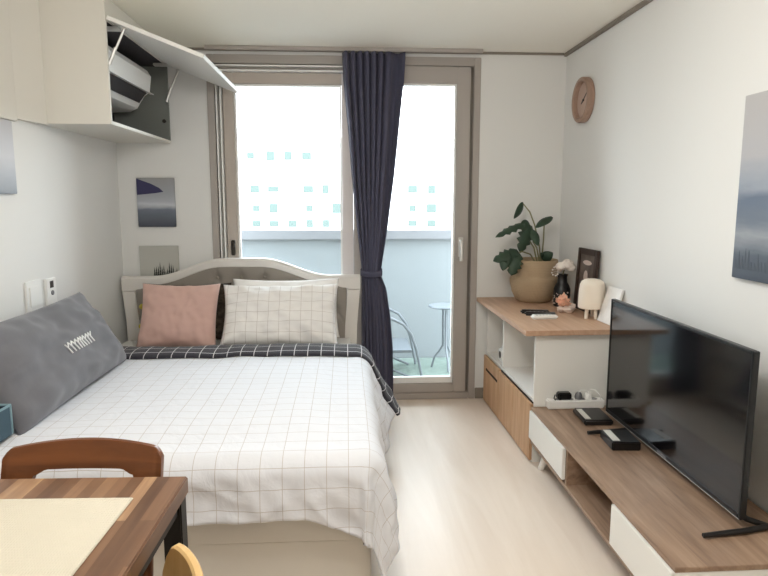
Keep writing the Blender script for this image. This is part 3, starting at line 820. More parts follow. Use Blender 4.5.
ac = thing('air_conditioner', 'white split air conditioner unit inside the open wall cabinet', 'air conditioner', (-1.3, 3.52, 1.88))
prof = [(-1.440, 2.135), (-1.25, 2.140), (-1.18, 2.125), (-1.158, 2.090), (-1.170, 1.998), (-1.200, 1.978), (-1.230, 1.935), (-1.248, 1.905), (-1.29, 1.884), (-1.440, 1.878)]
b = bmesh.new(); prism(b, [(x, CY0+0.04, z) for x, z in prof], (0, 0.80, 0))
obj('body', W(b, ac), M['ac'], ac, angle=25)
b = bmesh.new(); prism(b, [(-1.168, CY0+0.06, 1.996), (-1.199, CY0+0.06, 1.977), (-1.2285, CY0+0.06, 1.934), (-1.222, CY0+0.06, 1.930), (-1.192, CY0+0.06, 1.972)], (0, 0.74, 0))
obj('vent', W(b, ac), M['cabdark'], ac)['label'] = 'dark air outlet slot'
b = bmesh.new(); prism(b, [(-1.172, CY0+0.05, 1.994), (-1.150, CY0+0.05, 1.990), (-1.150, CY0+0.05, 1.986), (-1.174, CY0+0.05, 1.989)], (0, 0.80, 0)); obj('louvre', W(b, ac), M['ac'], ac)

# ------------------------------------------------------------------ things on the walls
def canvas(name, x0, x1, y0, y1, z0, z1, m, label):
    t = thing(name, label, 'picture', ((x0+x1)/2, (y0+y1)/2, z0))
    return t, obj('print', W(box(x0, x1, y0, y1, z0, z1, bev=0.002), t), m, t)
G = lambda *c: srgb(*c)
# right wall: misty lake
m = ramp_print('misty_lake_print', [(0.0, G(74, 82, 94)), (0.12, G(92, 101, 113)), (0.24, G(150, 156, 164)), (0.33, G(112, 122, 136)), (0.42, G(104, 116, 134)), (0.52, G(150, 158, 170)), (0.68, G(176, 176, 180)), (1.0, G(180, 178, 178))], 2, 0, 0.65)
t, o = canvas('canvas_picture', XR-0.024, XR-0.002, 1.70, 2.182, 1.080, 1.724, m, 'large grey blue misty lake canvas on right wall above the television')
b = bmesh.new(); rnd = random.Random(3)
for k in range(26):
    y = 2.17-k*0.0175; hgt = 0.03+0.075*rnd.random()**2*(1.2+0.6*math.sin(k*0.7)); w = 0.015
    prism(b, [(XR-0.0245, y, 1.115), (XR-0.0245, y-w, 1.115), (XR-0.0245, y-w/2, 1.115+hgt)], (-0.0006, 0, 0))
obj('treeline', W(b, t), M['inkmist'], t)
# left wall
m = ramp_print('pale_lake_print', [(0.0, G(150, 158, 168)), (0.25, G(186, 192, 200)), (0.5, G(208, 210, 216)), (0.75, G(200, 202, 208)), (1.0, G(192, 192, 196))], 2, 0, 0.31)
t, o = canvas('canvas_picture', XL+0.002, XL+0.016, 2.32, 2.836, 1.386, 1.697, m, 'pale lilac grey canvas on left wall under the cabinets')
# back wall pair
m = ramp_print('snow_wave_print', [(0.0, G(78, 82, 92)), (0.2, G(100, 106, 117)), (0.36, G(116, 122, 135)), (0.46, G(196, 200, 206)), (0.52, G(176, 180, 188)), (0.68, G(160, 163, 170)), (1.0, G(150, 150, 150))], 2, 0, 0.312)
t, o = canvas('canvas_picture', -1.333, -1.096, YB-0.018, YB-0.002, 1.188, 1.50, m, 'small indigo and grey mountain canvas on window wall, upper of the pair')
b = bmesh.new()
pk = [(-1.331, 1.392), (-1.331, 1.496), (-1.30, 1.484), (-1.24, 1.462), (-1.19, 1.436), (-1.165, 1.412), (-1.21, 1.404), (-1.27, 1.398)]
prism(b, [(x, YB-0.0182, z) for x, z in pk], (0, -0.0006, 0))
obj('peak', W(b, t), M['inkpeak'], t)
m = ramp_print('fog_print', [(0.0, G(168, 168, 162)), (0.5, G(190, 190, 184)), (1.0, G(182, 182, 176))], 2, 0, 0.312)
t, o = canvas('canvas_picture', -1.338, -1.09, YB-0.018, YB-0.002, 0.755, 1.066, m, 'small foggy forest canvas just above the headboard, lower of the pair')
b = bmesh.new(); rnd = random.Random(5)
for k in range(13):
    x = -1.245+k*0.0118; hgt = 0.03+0.045*rnd.random()+0.02*(k in (3, 8, 9)); z0 = 0.87
    for q in range(3):
        zz = z0+q*hgt*0.26; w = 0.014-0.003*q
        prism(b, [(x-w/2, YB-0.0182, zz), (x+w/2, YB-0.0182, zz), (x, YB-0.0182, zz+hgt*0.5)], (0, -0.0005, 0))
    bx(b, x-0.008, x+0.008, YB-0.0187, YB-0.0182, 0.80, z0+0.01)
obj('treeline', W(b, t), M['inktree'], t)

ck = thing('wall_clock', 'round rosy wooden wall clock high on the right wall', 'clock', (XR, 3.735, 1.949))
b = bmesh.new(); lathe(b, [(0.0, 0), (0.130, 0), (0.132, -0.004), (0.132, -0.036), (0.128, -0.042), (0.112, -0.042), (0.108, -0.036), (0.106, -0.012), (0, -0.012)], (-0.002, 0, 0), 48, 'X')
obj('case', b, M['clockwood'], ck)
b = bmesh.new(); lathe(b, [(0, -0.0125), (0.105, -0.0125), (0.105, -0.015), (0, -0.015)], (-0.002, 0, 0), 48, 'X'); obj('dial', b, M['clockface'], ck)
# seen from the room, image right is -y : hands to the lower left and upper right as in the photograph
for nm, (dy, dz), w in (('hour_hand', (0.030, -0.018), 0.006), ('minute_hand', (-0.055, 0.040), 0.004)):
    b = bmesh.new(); v = Vector((0, dy, dz)); q = Vector((0, -dz, dy)).normalized()*w
    prism(b, [Vector((-0.020, 0, 0))-v*0.25-q, Vector((-0.020, 0, 0))-v*0.25+q, Vector((-0.020, 0, 0))+v+q*0.5, Vector((-0.020, 0, 0))+v-q*0.5], (-0.002, 0, 0)); obj(nm, b, M['black'], ck)
b = bmesh.new(); lathe(b, [(0, -0.016), (0.006, -0.016), (0.006, -0.025), (0, -0.025)], (0, 0, 0), 12, 'X'); obj('spindle', b, M['black'], ck)

sw = thing('light_switch', 'square white switch plate on the left wall above the grey cushion', 'switch', (XL, 2.927, 0.86))
obj('plate', box(0.0, 0.010, -0.072, 0.072, -0.018, 0.132, bev=0.003), M['whiteplastic'], sw)
obj('rocker', box(0.010, 0.015, -0.048, 0.048, 0.012, 0.105, bev=0.002), M['whiteplastic'], sw)
th_ = thing('thermostat', 'narrow white thermostat with tiny dark display beside the switch plate', 'thermostat', (XL, 3.085, 0.862))
obj('plate', box(0.0, 0.014, -0.046, 0.052, -0.008, 0.122, bev=0.003), M['whiteplastic'], th_)
obj('display', box(0.014, 0.0155, -0.014, 0.020, 0.075, 0.108), M['black'], th_)
b = bmesh.new(); lathe(b, [(0, 0.014), (0.012, 0.014), (0.012, 0.018), (0, 0.018)], (0, 0.004, 0.05), 16, 'X'); obj('button', b, M['greyplastic'], th_)

# ------------------------------------------------------------------ sideboard
SX0, SX1, SY0, SY1, SZ = 0.950, 1.345, 3.04, 4.055, 0.710
sb = thing('sideboard', 'white sideboard with oak top and oak doors in the corner by the window', 'sideboard', (1.18, 3.55, 0.0), math.radians(1.0))
def sp(name, bm, m, parent=sb, **k): return obj(name, W(bm, sb), m, parent, **k)
sp('top', box(0.884, XR-0.018, 2.998, YB-0.015, SZ-0.026, SZ, bev=0.002), M['oak'])
b = bmesh.new()
bx(b, SX0, SX1, SY0, SY0+0.018, 0.0, SZ-0.0265); bx(b, SX0, SX1, SY1-0.018, SY1, 0.0, SZ-0.0265)
bx(b, SX0+0.004, SX1-0.008, 3.652, 3.668, 0.343, SZ-0.0265); bx(b, SX0+0.02, SX1-0.008, 3.652, 3.668, 0.03, 0.325)
bx(b, SX0+0.002, SX1-0.008, SY0+0.018, SY1-0.018, 0.325, 0.343); bx(b, SX0+0.02, SX1-0.008, SY0+0.018, SY1-0.018, 0.012, 0.03)
bx(b, SX1-0.008, SX1, SY0+0.018, SY1-0.018, 0.012, SZ-0.0265)
sp('carcass', b, M['cabwhite'], smooth=False)
def oak_door(y0, y1, z0, z1):
    return sp('door', box(SX0-0.016, SX0-0.0005, y0, y1, z0, z1, bev=0.0015), M['oakv'])
d1 = oak_door(3.668, SY1, 0.012, 0.323); d2 = oak_door(3.360, 3.663, 0.012, 0.315); d3 = oak_door(SY0, 3.356, 0.012, 0.315)
sp('finger_slot', box(SX0-0.0175, SX0-0.0162, 3.70, 3.99, 0.232, 0.248), M['handlebrown'], d1)
sp('finger_slot', box(SX0-0.004, SX0-0.0002, SY0+0.002, 3.66, 0.316, 0.3245), M['handlebrown'], sb)
dv = thing('device', 'small white device with dark round front in the sideboard far compartment', 'device', (0.985, 3.775, 0.3435))
b = bmesh.new(); bx(b, -0.022, 0.022, -0.05, 0.05, 0, 0.09, bev=0.012, seg=3); obj('case', b, M['whiteplastic'], dv)
b = bmesh.new(); lathe(b, [(0, -0.0215), (0.022, -0.0215), (0.022, -0.025), (0, -0.025)], (0, -0.01, 0.05), 20, 'X'); obj('dial', b, M['black'], dv)

# ------------------------------------------------------------------ television console
KX0, KX1, KY0, KY1, KZ = 0.948, 1.425, 1.612, 3.03, 0.303
kc = thing('tv_console', 'low walnut television console with white drawer fronts and splayed legs', 'tv stand', (1.185, 2.3, 0.0))
def kp(name, bm, m, parent=kc, **k): return obj(name, W(bm, kc), m, parent, **k)
kp('top', box(KX0-0.004, KX1, KY0, KY1, KZ-0.016, KZ, bev=0.0015), M['walnut'])
b = bmesh.new()
bx(b, KX0, KX1, KY0+0.018, KY1, 0.108, 0.124)                                # bottom board
for y in (2.036, 2.512): bx(b, KX0+0.003, KX1-0.01, y, y+0.016, 0.1242, KZ-0.0165)
bx(b, KX1-0.01, KX1, KY0+0.018, KY1, 0.1242, KZ-0.0165); bx(b, KX0, KX1-0.01, KY1-0.016, KY1, 0.1242, KZ-0.0165)
kp('carcass', b, M['walnut'], smooth=False)
kp('end_panel', box(KX0-0.002, KX1, KY0, KY0+0.0175, 0.108, KZ-0.0162, bev=0.001), M['cabwhite'], smooth=False)['label'] = 'white end panel'
kp('drawer', box(KX0-0.012, KX0+0.004, 2.532, KY1-0.002, 0.140, KZ-0.018, bev=0.0015), M['cabwhite'])
kp('drawer', box(KX0-0.012, KX0+0.004, KY0+0.004, 2.030, 0.134, KZ-0.018, bev=0.0015), M['cabwhite'])
for lx, ly, ox, oy in ((1.0, 2.90, -0.02, 0.05), (1.36, 2.90, 0.02, 0.05), (1.0, 1.70, -0.02, -0.05), (1.36, 1.70, 0.02, -0.05)):
    t = bmesh.new(); tube(t, [(lx+ox, ly+oy, 0.0), (lx, ly, 0.108)], [0.015, 0.023], 14); kp('leg', t, M['cabwhite'])

# ------------------------------------------------------------------ television
tv = thing('television', 'black flat screen television standing on the walnut console', 'television', (1.285, 2.32, KZ))
TVX, TVY0, TVY1, TVZ0, TVZ1 = 1.259, 1.803, 2.850, 0.336, 0.894
LEAN = 0.0
b = bmesh.new(); bw = 0.011
bx(b, TVX, TVX+0.022, TVY0, TVY0+bw, TVZ0, TVZ1, bev=0.002); bx(b, TVX, TVX+0.022, TVY1-bw, TVY1, TVZ0, TVZ1, bev=0.002)
bx(b, TVX, TVX+0.022, TVY0+bw, TVY1-bw, TVZ1-bw, TVZ1, bev=0.002); bx(b, TVX, TVX+0.022, TVY0+bw, TVY1-bw, TVZ0, TVZ0+0.018, bev=0.002)
obj('bezel', W(b, tv), M['black'], tv)
obj('screen', W(box(TVX+0.003, TVX+0.012, TVY0+bw-0.001, TVY1-bw+0.001, TVZ0+0.017, TVZ1-bw+0.001), tv), M['screen'], tv, smooth=False)
b = bmesh.new(); bx(b, TVX+0.0125, TVX+0.030, TVY0+0.012, TVY1-0.012, TVZ0+0.012, TVZ1-0.012, bev=0.004); bx(b, TVX+0.030, TVX+0.062, TVY0+0.20, TVY1-0.20, TVZ0+0.03, TVZ0+0.30, bev=0.012)
obj('rear_housing', W(b, tv), M['black'], tv)
b = bmesh.new(); bx(b, TVX-0.0015, TVX+0.001, 2.27, 2.34, TVZ0+0.004, TVZ0+0.014); obj('badge', W(b, tv), M['greyplastic'], tv)
b = bmesh.new(); bx(b, TVX-0.001, TVX+0.001, TVY0+0.004, TVY1-0.004, TVZ0+0.0005, TVZ0+0.0025); obj('lower_strip', W(b, tv), M['steel'], tv)
for fy, tx in ((1.815, 1.115), (2.690, 1.088)):
    b = bmesh.new()
    tube(b, [(tx, fy-0.055, KZ+0.0105), (tx+0.15, fy-0.036, KZ+0.0105), (1.405, fy-0.003, KZ+0.0105)], [0.008, 0.010, 0.010], 10)
    tube(b, [(1.355, fy-0.008, KZ+0.010), (1.300, fy+0.012, KZ+0.024), (1.280, fy+0.022, TVZ0+0.006)], [0.009, 0.010, 0.010], 10)
    obj('foot', W(b, tv), M['blackm'], tv)
stripm = bmesh.new(); tube(stripm, [(1.385, 3.015, 0.316), (1.375, 3.018, 0.36), (1.372, 3.02, 0.50), (1.376, 3.022, 0.62), (1.38, 3.04, 0.66)], 0.012, 8)  # added black tube standing in for the shaded gap beside the sideboard end
single('gap_shade_strip', stripm, M['black'], 'black strip standing in for shade in the gap behind the television beside the sideboard end', 'shade strip')

# power strip with plugs at the sideboard foot
ps = thing('power_strip', 'white power strip lying on the console against the sideboard end', 'power strip', (1.162, 3.005, KZ))
obj('body', box(-0.145, 0.15, -0.024, 0.026, 0.0, 0.046, bev=0.006), M['whiteplastic'], ps)
for k in range(4):
    t = bmesh.new(); lathe(t, [(0, 0.0462), (0.017, 0.0462), (0.017, 0.0472), (0, 0.0472)], (-0.085+k*0.062, 0, 0), 16)
    obj('socket', t, M['greyplastic'], ps)
t = thing('power_adapter', 'chunky black adapter plugged into the left end of the power strip', 'adapter', (1.105, 3.005, KZ+0.0475))
obj('body', box(-0.035, 0.035, -0.02, 0.022, 0.0, 0.036, bev=0.006), M['black'], t)
b = bmesh.new(); tube(b, [(-0.035, 0, 0.02), (-0.046, 0, 0.022), (-0.052, -0.004, 0.005), (-0.05, -0.02, 0.002)], 0.003, 6); obj('lead', b, M['black'], t)
for k, (px, lab) in enumerate(((1.182, 'white round plug in the power strip next to the black adapter'), (1.232, 'white plug with a looping lead at the right of the power strip'))):
    t = thing('plug', lab, 'plug', (px, 3.005, KZ+0.0475), group=None)
    b = bmesh.new(); lathe(b, [(0, 0), (0.019, 0), (0.020, 0.012), (0.015, 0.028), (0.008, 0.036), (0, 0.037)], n=18); obj('body', b, M['greyplastic'] if k == 0 else M['whiteplastic'], t)
    b = bmesh.new(); tube(b, [(0, 0, 0.033), (0.012, -0.004, 0.048), (0.035, -0.008, 0.045), (0.055, -0.012, 0.02), (0.06, -0.02, 0.0)], 0.0032, 6); obj('lead', b, M['whiteplastic'], t)

# two black boxes on the console
r1 = thing('modem', 'flat black modem with pale stripe on console near the power strip', 'modem', (1.188, 2.83, KZ), math.radians(-3))
obj('case', box(-0.068, 0.070, -0.088, 0.095, 0, 0.028, bev=0.007, seg=3), M['black'], r1)
obj('label', box(-0.060, -0.032, -0.070, 0.070, 0.028, 0.0295), M['labelwhite'], r1)
r2 = thing('set_top_box', 'black set-top box with white label, nearer of the two boxes before the screen', 'set-top box', (1.178, 2.525, KZ), math.radians(-4))
obj('case', box(-0.052, 0.070, -0.078, 0.075, 0, 0.038, bev=0.004), M['black'], r2)
obj('label', box(-0.044, -0.012, -0.060, 0.066, 0.038, 0.0392), M['labelwhite'], r2)

# ------------------------------------------------------------------ things on the sideboard
pt = thing('potted_plant', 'leafy dark green plant in a woven belly basket on the sideboard', 'plant', (1.212, 3.925, SZ))
b = bmesh.new()
R = 0.153
prof = [(0, 0.0), (0.095, 0.0), (0.115, 0.012), (0.138, 0.06), (0.150, 0.11), (R, 0.142), (0.149, 0.158), (0.140, 0.166), (0.141, 0.176), (0.147, 0.20), (0.150, 0.24), (0.149, 0.265), (0.146, 0.272), (0.140, 0.268), (0.139, 0.20), (0.0, 0.20)]
lathe(b, prof, n=48); obj('basket', b, M['basket'], pt, angle=60)
b = bmesh.new(); lathe(b, [(0, 0.240), (0.137, 0.236), (0.137, 0.225), (0, 0.225)], n=32); obj('soil', b, M['soil'], pt)
def leaf(bm, base, tip, width, up, fold=0.25, n=10, droop=0.0, notch=0):
    base, tip = Vector(base), Vector(tip); ax = tip-base; L_ = ax.length; a = ax.normalized()
    up = Vector(up); s = a.cross(up).normalized(); nrm_ = s.cross(a).normalized()
    rows = []
    for i in range(n+1):
        f = i/n; w = width*0.5*(math.sin(PI*min(1, f*0.92+0.06))**0.75)*(1.12-0.35*f)
        if i == n: w = 0.0005
        if notch and 1 < i < n-1 and i % 2: w *= 0.62
        c = base+a*(L_*f)-Vector((0, 0, droop*f*f))+nrm_*0.01*math.sin(PI*f)
        rows.append([bm.verts.new(c+s*w*k-nrm_*abs(k)*w*fold) for k in (-1, -0.5, 0, 0.5, 1)])
    for p, q in zip(rows, rows[1:]):
        for k in range(4): bm.faces.new((p[k], p[k+1], q[k+1], q[k]))
    return bm
# local coordinates (root at basket base): x right, y deep, z up
def lw(x, z, y=-0.02): return Vector((x-1.212, y, z-SZ))
stems = [[lw(1.247, 0.945), lw(1.236, 1.06), lw(1.20, 1.20), lw(1.165, 1.285), lw(1.118, 1.340)],
         [lw(1.257, 0.945, 0.0), lw(1.266, 1.10, 0.0), lw(1.264, 1.20, -0.01), lw(1.262, 1.222, -0.02)],
         [lw(1.225, 0.945, -0.03), lw(1.19, 1.06, -0.05), lw(1.14, 1.13, -0.06), lw(1.09, 1.19, -0.07)],
         [lw(1.215, 0.945, -0.05), lw(1.16, 1.02, -0.08), lw(1.10, 1.04, -0.10), lw(1.05, 1.02, -0.12)],
         [lw(1.24, 0.945, -0.03), lw(1.205, 1.06, -0.06), lw(1.175, 1.10, -0.07)]]
for s in stems:
    b = bmesh.new(); tube(b, s, [0.006]+[0.0045]*(len(s)-2)+[0.003], 7); obj('stem', b, M['stem'], pt)
LV = [((1.122, 1.343), (1.055, 1.243), 0.062, (0.75, -0.6, 0.3), 0, -0.02),       # top narrow leaf hanging left
      ((1.306, 1.256), (1.192, 1.185), 0.070, (-0.3, -0.55, 0.8), 0, -0.03),      # right folded leaf
      ((1.155, 1.205), (1.085, 1.035), 0.125, (0.35, -1, 0.25), 1, -0.07),        # big middle
      ((1.115, 1.215), (0.925, 1.130), 0.085, (-0.3, -0.6, 0.8), 1, -0.08),       # left spreading
      ((1.165, 1.175), (1.200, 1.075), 0.060, (0.1, -1, 0.3), 0, -0.08),
      ((1.070, 1.045), (0.905, 0.985), 0.105, (-0.3, -0.8, 0.5), 1, -0.12),       # lower left
      ((1.060, 1.035), (1.020, 0.895), 0.120, (-0.2, -1, 0.1), 1, -0.13),         # drooping over the rim
      ((1.000, 1.045), (0.965, 0.925), 0.080, (-0.4, -1, 0.1), 0, -0.13),
      ((1.245, 0.985), (1.305, 1.030), 0.075, (0.1, -1, 0.2), 0, -0.05),
      ((1.255, 1.000), (1.225, 1.030), 0.040, (0, -1, 0.2), 0, -0.05),
      ((1.135, 1.235), (1.110, 1.165), 0.070, (0.3, -1, 0.3), 0, -0.06)]
for (bx_, bz_), (tx_, tz_), w, up, nt_, y in LV:
    b = bmesh.new(); leaf(b, lw(bx_, bz_, y), lw(tx_, tz_, y-0.03), w, up, notch=nt_)
    o = obj('leaf', b, M['leaf'], pt, angle=180); md = o.modifiers.new('thickness', 'SOLIDIFY'); md.thickness = 0.0012

vs = thing('flower_vase', 'black glazed vase with pale dots on the sideboard beside the basket', 'vase', (1.325, 3.712, SZ))
b = bmesh.new(); lathe(b, [(0, 0), (0.044, 0), (0.050, 0.006), (0.052, 0.06), (0.050, 0.11), (0.040, 0.135), (0.030, 0.15), (0.028, 0.18), (0.034, 0.20), (0.028, 0.20), (0.022, 0.18), (0, 0.16)], n=32)
vo = obj('body', b, M['black'], vs)
rnd = random.Random(4); b = bmesh.new()
for k in range(26):
    a = rnd.uniform(PI*0.85, PI*1.95); z = rnd.uniform(0.012, 0.10); rr = rnd.uniform(0.003, 0.006)
    blob(b, (0.0515*math.cos(a), 0.0515*math.sin(a), z), (rr, rr, rr), k, 0.2, 1)
o = obj('glaze_pattern', b, M['quartz'], vo); o['label'] = 'pale floral dots on the glaze'; o['kind'] = 'stuff'
fl = thing('flower_bunch', 'white hydrangea bunch standing in the black vase', 'flowers', (1.325, 3.712, SZ+0.165))
b = bmesh.new(); tube(b, [(0, 0, 0.0), (0.004, 0, 0.04), (0.01, -0.005, 0.07)], 0.004, 6); obj('stem', b, M['stem'], fl)
def petals(bm, c, R, n, r, seed):
    rnd = random.Random(seed)
    for k in range(n):
        v = Vector((rnd.gauss(0, 1), rnd.gauss(0, 1), rnd.gauss(0, 1))).normalized()
        p = Vector(c)+Vector((v.x*R[0], v.y*R[1], v.z*R[2]))
        vs_ = bmesh.ops.create_icosphere(bm, subdivisions=1, radius=1)['verts']
        q = v.to_track_quat('Z', 'Y').to_matrix() @ Matrix.Rotation(rnd.random()*6, 3, 'Z')
        for w_ in vs_: w_.co = p+q @ Vector((w_.co.x*r, w_.co.y*r*0.8, w_.co.z*r*0.3))
    return bm
for c, R_, k in (((0.022, -0.01, 0.094), (0.040, 0.038, 0.030), 1), ((-0.016, -0.015, 0.084), (0.030, 0.03, 0.022), 2), ((0.045, -0.02, 0.076), (0.024, 0.024, 0.020), 3)):
    b = bmesh.new(); petals(b, c, R_, 55, 0.013, k); blob(b, c, tuple(q*0.85 for q in R_), k, 0.2, 2); obj('blossom', b, M['petal'], fl)
b = bmesh.new()
for k in range(9):
    a = k*0.7; p = (-0.055+0.018*math.cos(a), -0.02+0.01*math.sin(2*a), 0.055+0.028*math.sin(a)); blob(b, p, 0.006, k, 0.2, 1); tube(b, [(-0.008, -0.005, 0.06), p], 0.001, 4)
obj('filler_sprig', b, M['petal'], fl)

fg = thing('flower_ornament', 'small peach blossom and quartz ornament in front of the vase', 'ornament', (1.278, 3.50, SZ))
b = bmesh.new(); rnd = random.Random(8)
for k in range(26):
    v = Vector((rnd.gauss(0, 1), rnd.gauss(0, 1), rnd.gauss(0.35, 0.8))).normalized(); q = v.orthogonal().normalized()
    c0 = Vector((-0.024, 0, 0.058)); leaf_len = rnd.uniform(0.044, 0.062); sd = v.cross(q)*rnd.uniform(0.012, 0.018)
    prism(b, [c0, c0+v*leaf_len*0.6+sd, c0+v*leaf_len, c0+v*leaf_len*0.6-sd], q*0.003)
blob(b, (-0.024, 0, 0.058), 0.026, 3, 0.2, 2); obj('blossom', b, M['peach'], fg, angle=20)
b = bmesh.new(); blob(b, (0.012, -0.012, 0.022), (0.040, 0.030, 0.022), 5, 0.5, 2, 1.6); blob(b, (0.034, -0.002, 0.035), (0.022, 0.02, 0.022), 9, 0.5, 2, 1.6); blob(b, (-0.035, 0.0, 0.02), (0.02, 0.02, 0.0195), 2, 0.4, 2, 1.6); obj('stone', b, M['quartz'], fg, angle=20)

lp = thing('table_lamp', 'cream dome shaped table lamp on three stubby legs on the sideboard', 'lamp', (1.358, 3.325, SZ))
b = bmesh.new(); lathe(b, [(0, 0.055), (0.069, 0.055), (0.073, 0.060), (0.071, 0.15), (0.067, 0.185), (0.059, 0.204), (0.042, 0.215), (0.02, 0.219), (0, 0.220)], n=40); obj('shade', b, M['cream'], lp)
for a in (215, 280, 60):
    c, s = math.cos(math.radians(a)), math.sin(math.radians(a)); t = bmesh.new(); tube(t, [(0.048*c, 0.048*s, 0.0), (0.042*c, 0.042*s, 0.056)], [0.009, 0.011], 10); obj('leg', t, M['cream'], lp)

def leaning(name, label, base_c, yaw_pts, width, height, depth, m_body, lean, loc, rz):
    pass
pf = thing('photo_frame', 'dark brown framed photograph leaning on the wall behind the cream lamp', 'photo frame', (1.345, 3.545, SZ))
ang = math.atan2(0.072, 0.372); 
# local frame: u along (slightly turned) wall, up leaning to the wall (+x)
def lean_matrix(p, udir, lean):
    u = Vector(udir).normalized(); n_ = Vector((-u.y, u.x, 0)) if (-u.y) < 0 else Vector((u.y, -u.x, 0))
    upv = (Vector((0, 0, 1))*math.cos(lean)-n_*math.sin(lean)).normalized()
    nn = u.cross(upv); nn = nn if nn.dot(n_) > 0 else -nn
    m_ = Matrix((u, nn, upv)).transposed().to_4x4(); m_.translation = Vector(p); return m_
pf.matrix_world = lean_matrix((1.394, 3.533, SZ+0.0015), (0.03, -1, 0), math.radians(3.2))
FW, FH = 0.27, 0.366
b = bmesh.new(); e = 0.036
bx(b, -FW/2, -FW/2+e, -0.009, 0.009, 0, FH, bev=0.003); bx(b, FW/2-e, FW/2, -0.009, 0.009, 0, FH, bev=0.003); bx(b, -FW/2+e, FW/2-e, -0.009, 0.009, 0, e, bev=0.003); bx(b, -FW/2+e, FW/2-e, -0.009, 0.009, FH-e, FH, bev=0.003)
obj('frame', b, M['framebrown'], pf)
ph = obj('photograph', box(-FW/2+e-0.001, FW/2-e+0.001, -0.004, 0.003, e-0.001, FH-e+0.001), M['photo'], pf, smooth=False)
b = bmesh.new()
for ex, ez, rx, rz in ((0.0, 0.115, 0.050, 0.075), (-0.008, 0.205, 0.028, 0.034), (0.03, 0.17, 0.03, 0.03), (0.0, 0.285, 0.06, 0.014)):
    prism(b, [(ex+rx*math.cos(k*PI/9), 0.0031, ez+rz*math.sin(k*PI/9)) for k in range(18)], (0, 0.0008, 0))
obj('figure', b, M['photofig'], ph)

cd = thing('framed_card', 'white marbled card print leaning on the wall between lamp and television', 'card', (1.37, 3.17, SZ))
cd.matrix_world = lean_matrix((1.366, 3.165, SZ+0.0015), (0.05, -1, 0), math.radians(17))
obj('print', box(-0.078, 0.078, -0.002, 0.004, 0, 0.195, bev=0.001), M['marble'], cd)
obj('backing', box(-0.080, 0.080, -0.008, -0.0022, 0, 0.197, bev=0.001), M['cabwhite'], cd)
# remotes
def remote(label, m, m2, loc, rz, l, w, h):
    r = thing('remote_control', label, 'remote', loc, rz, 'remote controls on the sideboard')
    bb = bmesh.new(); bx(bb, -l/2, l/2, -w/2, w/2, 0, h, bev=min(h*0.42, 0.008), seg=3); obj('case', bb, m, r)
    bb = bmesh.new()
    for i in range(5):
        for j in range(2): bx(bb, -l*0.32+i*l*0.13-0.004, -l*0.32+i*l*0.13+0.004, -w*0.22+j*w*0.44-0.004, -w*0.22+j*w*0.44+0.004, h, h+0.0015)
    obj('buttons', bb, m2, r)
    bb = bmesh.new(); bx(bb, l*0.28, l*0.44, -w*0.25, w*0.25, h, h+0.001); obj('window', bb, m2, r)
remote('black remote, furthest of the three lying before the basket', M['black'], M['greyplastic'], (1.085, 3.47, SZ), math.radians(-12), 0.165, 0.042, 0.022)
remote('black remote lying between the other black one and the white one', M['black'], M['greyplastic'], (1.095, 3.40, SZ), math.radians(-16), 0.175, 0.044, 0.022)
remote('white remote, nearest of the three on the sideboard', M['whiteplastic'], M['greyplastic'], (1.088, 3.310, SZ), math.radians(4), 0.145, 0.050, 0.024)

# ------------------------------------------------------------------ light
w = bpy.data.worlds.new('sky'); sc.world = w; w.use_nodes = True
nt = w.node_tree; bg = nt.nodes['Background']
tc = nt.nodes.new('ShaderNodeTexCoord'); sep = nt.nodes.new('ShaderNodeSeparateXYZ'); nt.links.new(tc.outputs['Generated'], sep.inputs[0])
rp = nt.nodes.new('ShaderNodeValToRGB'); e = rp.color_ramp.elements
e[0].position = 0.0; e[0].color = (0.92, 0.96, 1.0, 1); e[1].position = 0.7; e[1].color = (0.82, 0.91, 1.0, 1)
nt.links.new(sep.outputs[2], rp.inputs['Fac']); nt.links.new(rp.outputs['Color'], bg.inputs['Color'])
bg.inputs['Strength'].default_value = 5.0

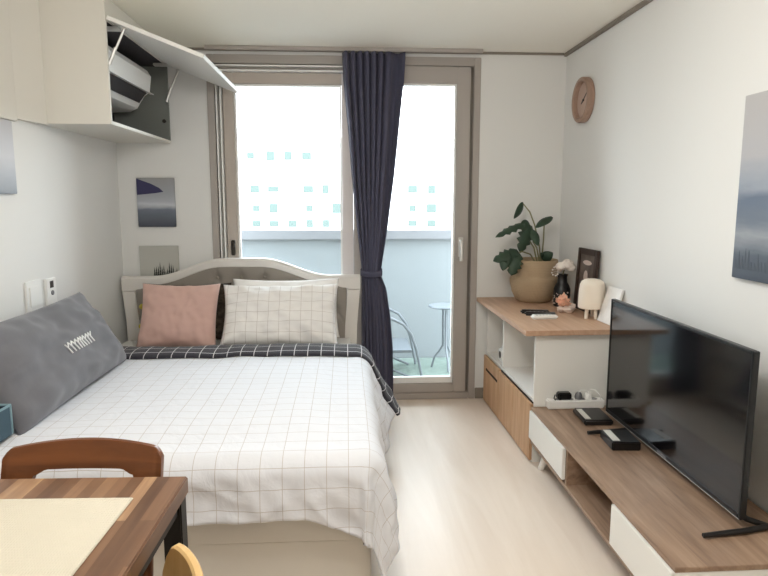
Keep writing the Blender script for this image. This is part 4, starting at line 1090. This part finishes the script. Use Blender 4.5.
def area(name, loc, rot, sx, sy, power, col, portal=False, shape='RECTANGLE'):
    l = bpy.data.lights.new(name, 'AREA'); l.shape = shape; l.size = sx; l.size_y = sy; l.energy = power; l.color = col
    if portal: l.cycles.is_portal = True
    o = bpy.data.objects.new(name, l); COL.objects.link(o); o.location = loc; o.rotation_euler = rot; return o
area('window_portal', (0.0, YB+0.19, 1.13), (PI/2, 0, PI), 1.75, 2.26, 1, (1, 1, 1), True).rotation_euler = (-PI/2, 0, 0)
# the room's own ceiling lamp, behind the photographer's edge of the frame
cl = thing('ceiling_light', 'white ceiling lamp holder hanging above the foot of the bed', 'lamp', (0.0, 1.30, ZC))
b = bmesh.new(); lathe(b, [(0, 0), (0.075, 0), (0.075, -0.02), (0.06, -0.028), (0, -0.028)], n=32); obj('canopy', b, M['whiteplastic'], cl)
b = bmesh.new(); tube(b, [(0, 0, -0.027), (0, 0, -0.14)], 0.008, 10); lathe(b, [(0, -0.14), (0.022, -0.14), (0.024, -0.165), (0, -0.165)], n=20); obj('lamp_holder', b, M['whiteplastic'], cl)
pl = bpy.data.lights.new('ceiling_lamp_light', 'POINT'); pl.energy = 20; pl.shadow_soft_size = 0.13; pl.color = (1.0, 0.975, 0.94)
po = bpy.data.objects.new('ceiling_lamp_light', pl); COL.objects.link(po); po.location = (0.0, 1.30, ZC-0.30)

# ------------------------------------------------------------------ camera
cam = bpy.data.cameras.new('camera'); co = bpy.data.objects.new('camera', cam); COL.objects.link(co)
f = 620.0; cam.sensor_width = 36.0; cam.lens = f/768*36; cam.clip_start = 0.05; cam.clip_end = 1000
p = math.atan(88/f); th = math.atan(38/f*math.cos(p))
Fv = Vector((math.sin(th)*math.cos(p), math.cos(th)*math.cos(p), -math.sin(p))); Rv = Vector((math.cos(th), -math.sin(th), 0)); Uv = Rv.cross(Fv)
mw = Matrix((Rv, Uv, -Fv)).transposed().to_4x4(); mw.translation = (0, 0, CAM_Z); co.matrix_world = mw
sc.camera = co

sc.view_settings.view_transform = 'Standard'; sc.view_settings.look = 'None'
sc.view_settings.exposure = 1.14; sc.view_settings.gamma = 1.0; sc.view_settings.use_curve_mapping = False
sc.cycles.use_denoising = True
sc.cycles.max_bounces = 14; sc.cycles.diffuse_bounces = 8; sc.cycles.transparent_max_bounces = 16
sc.cycles.sample_clamp_indirect = 6.0
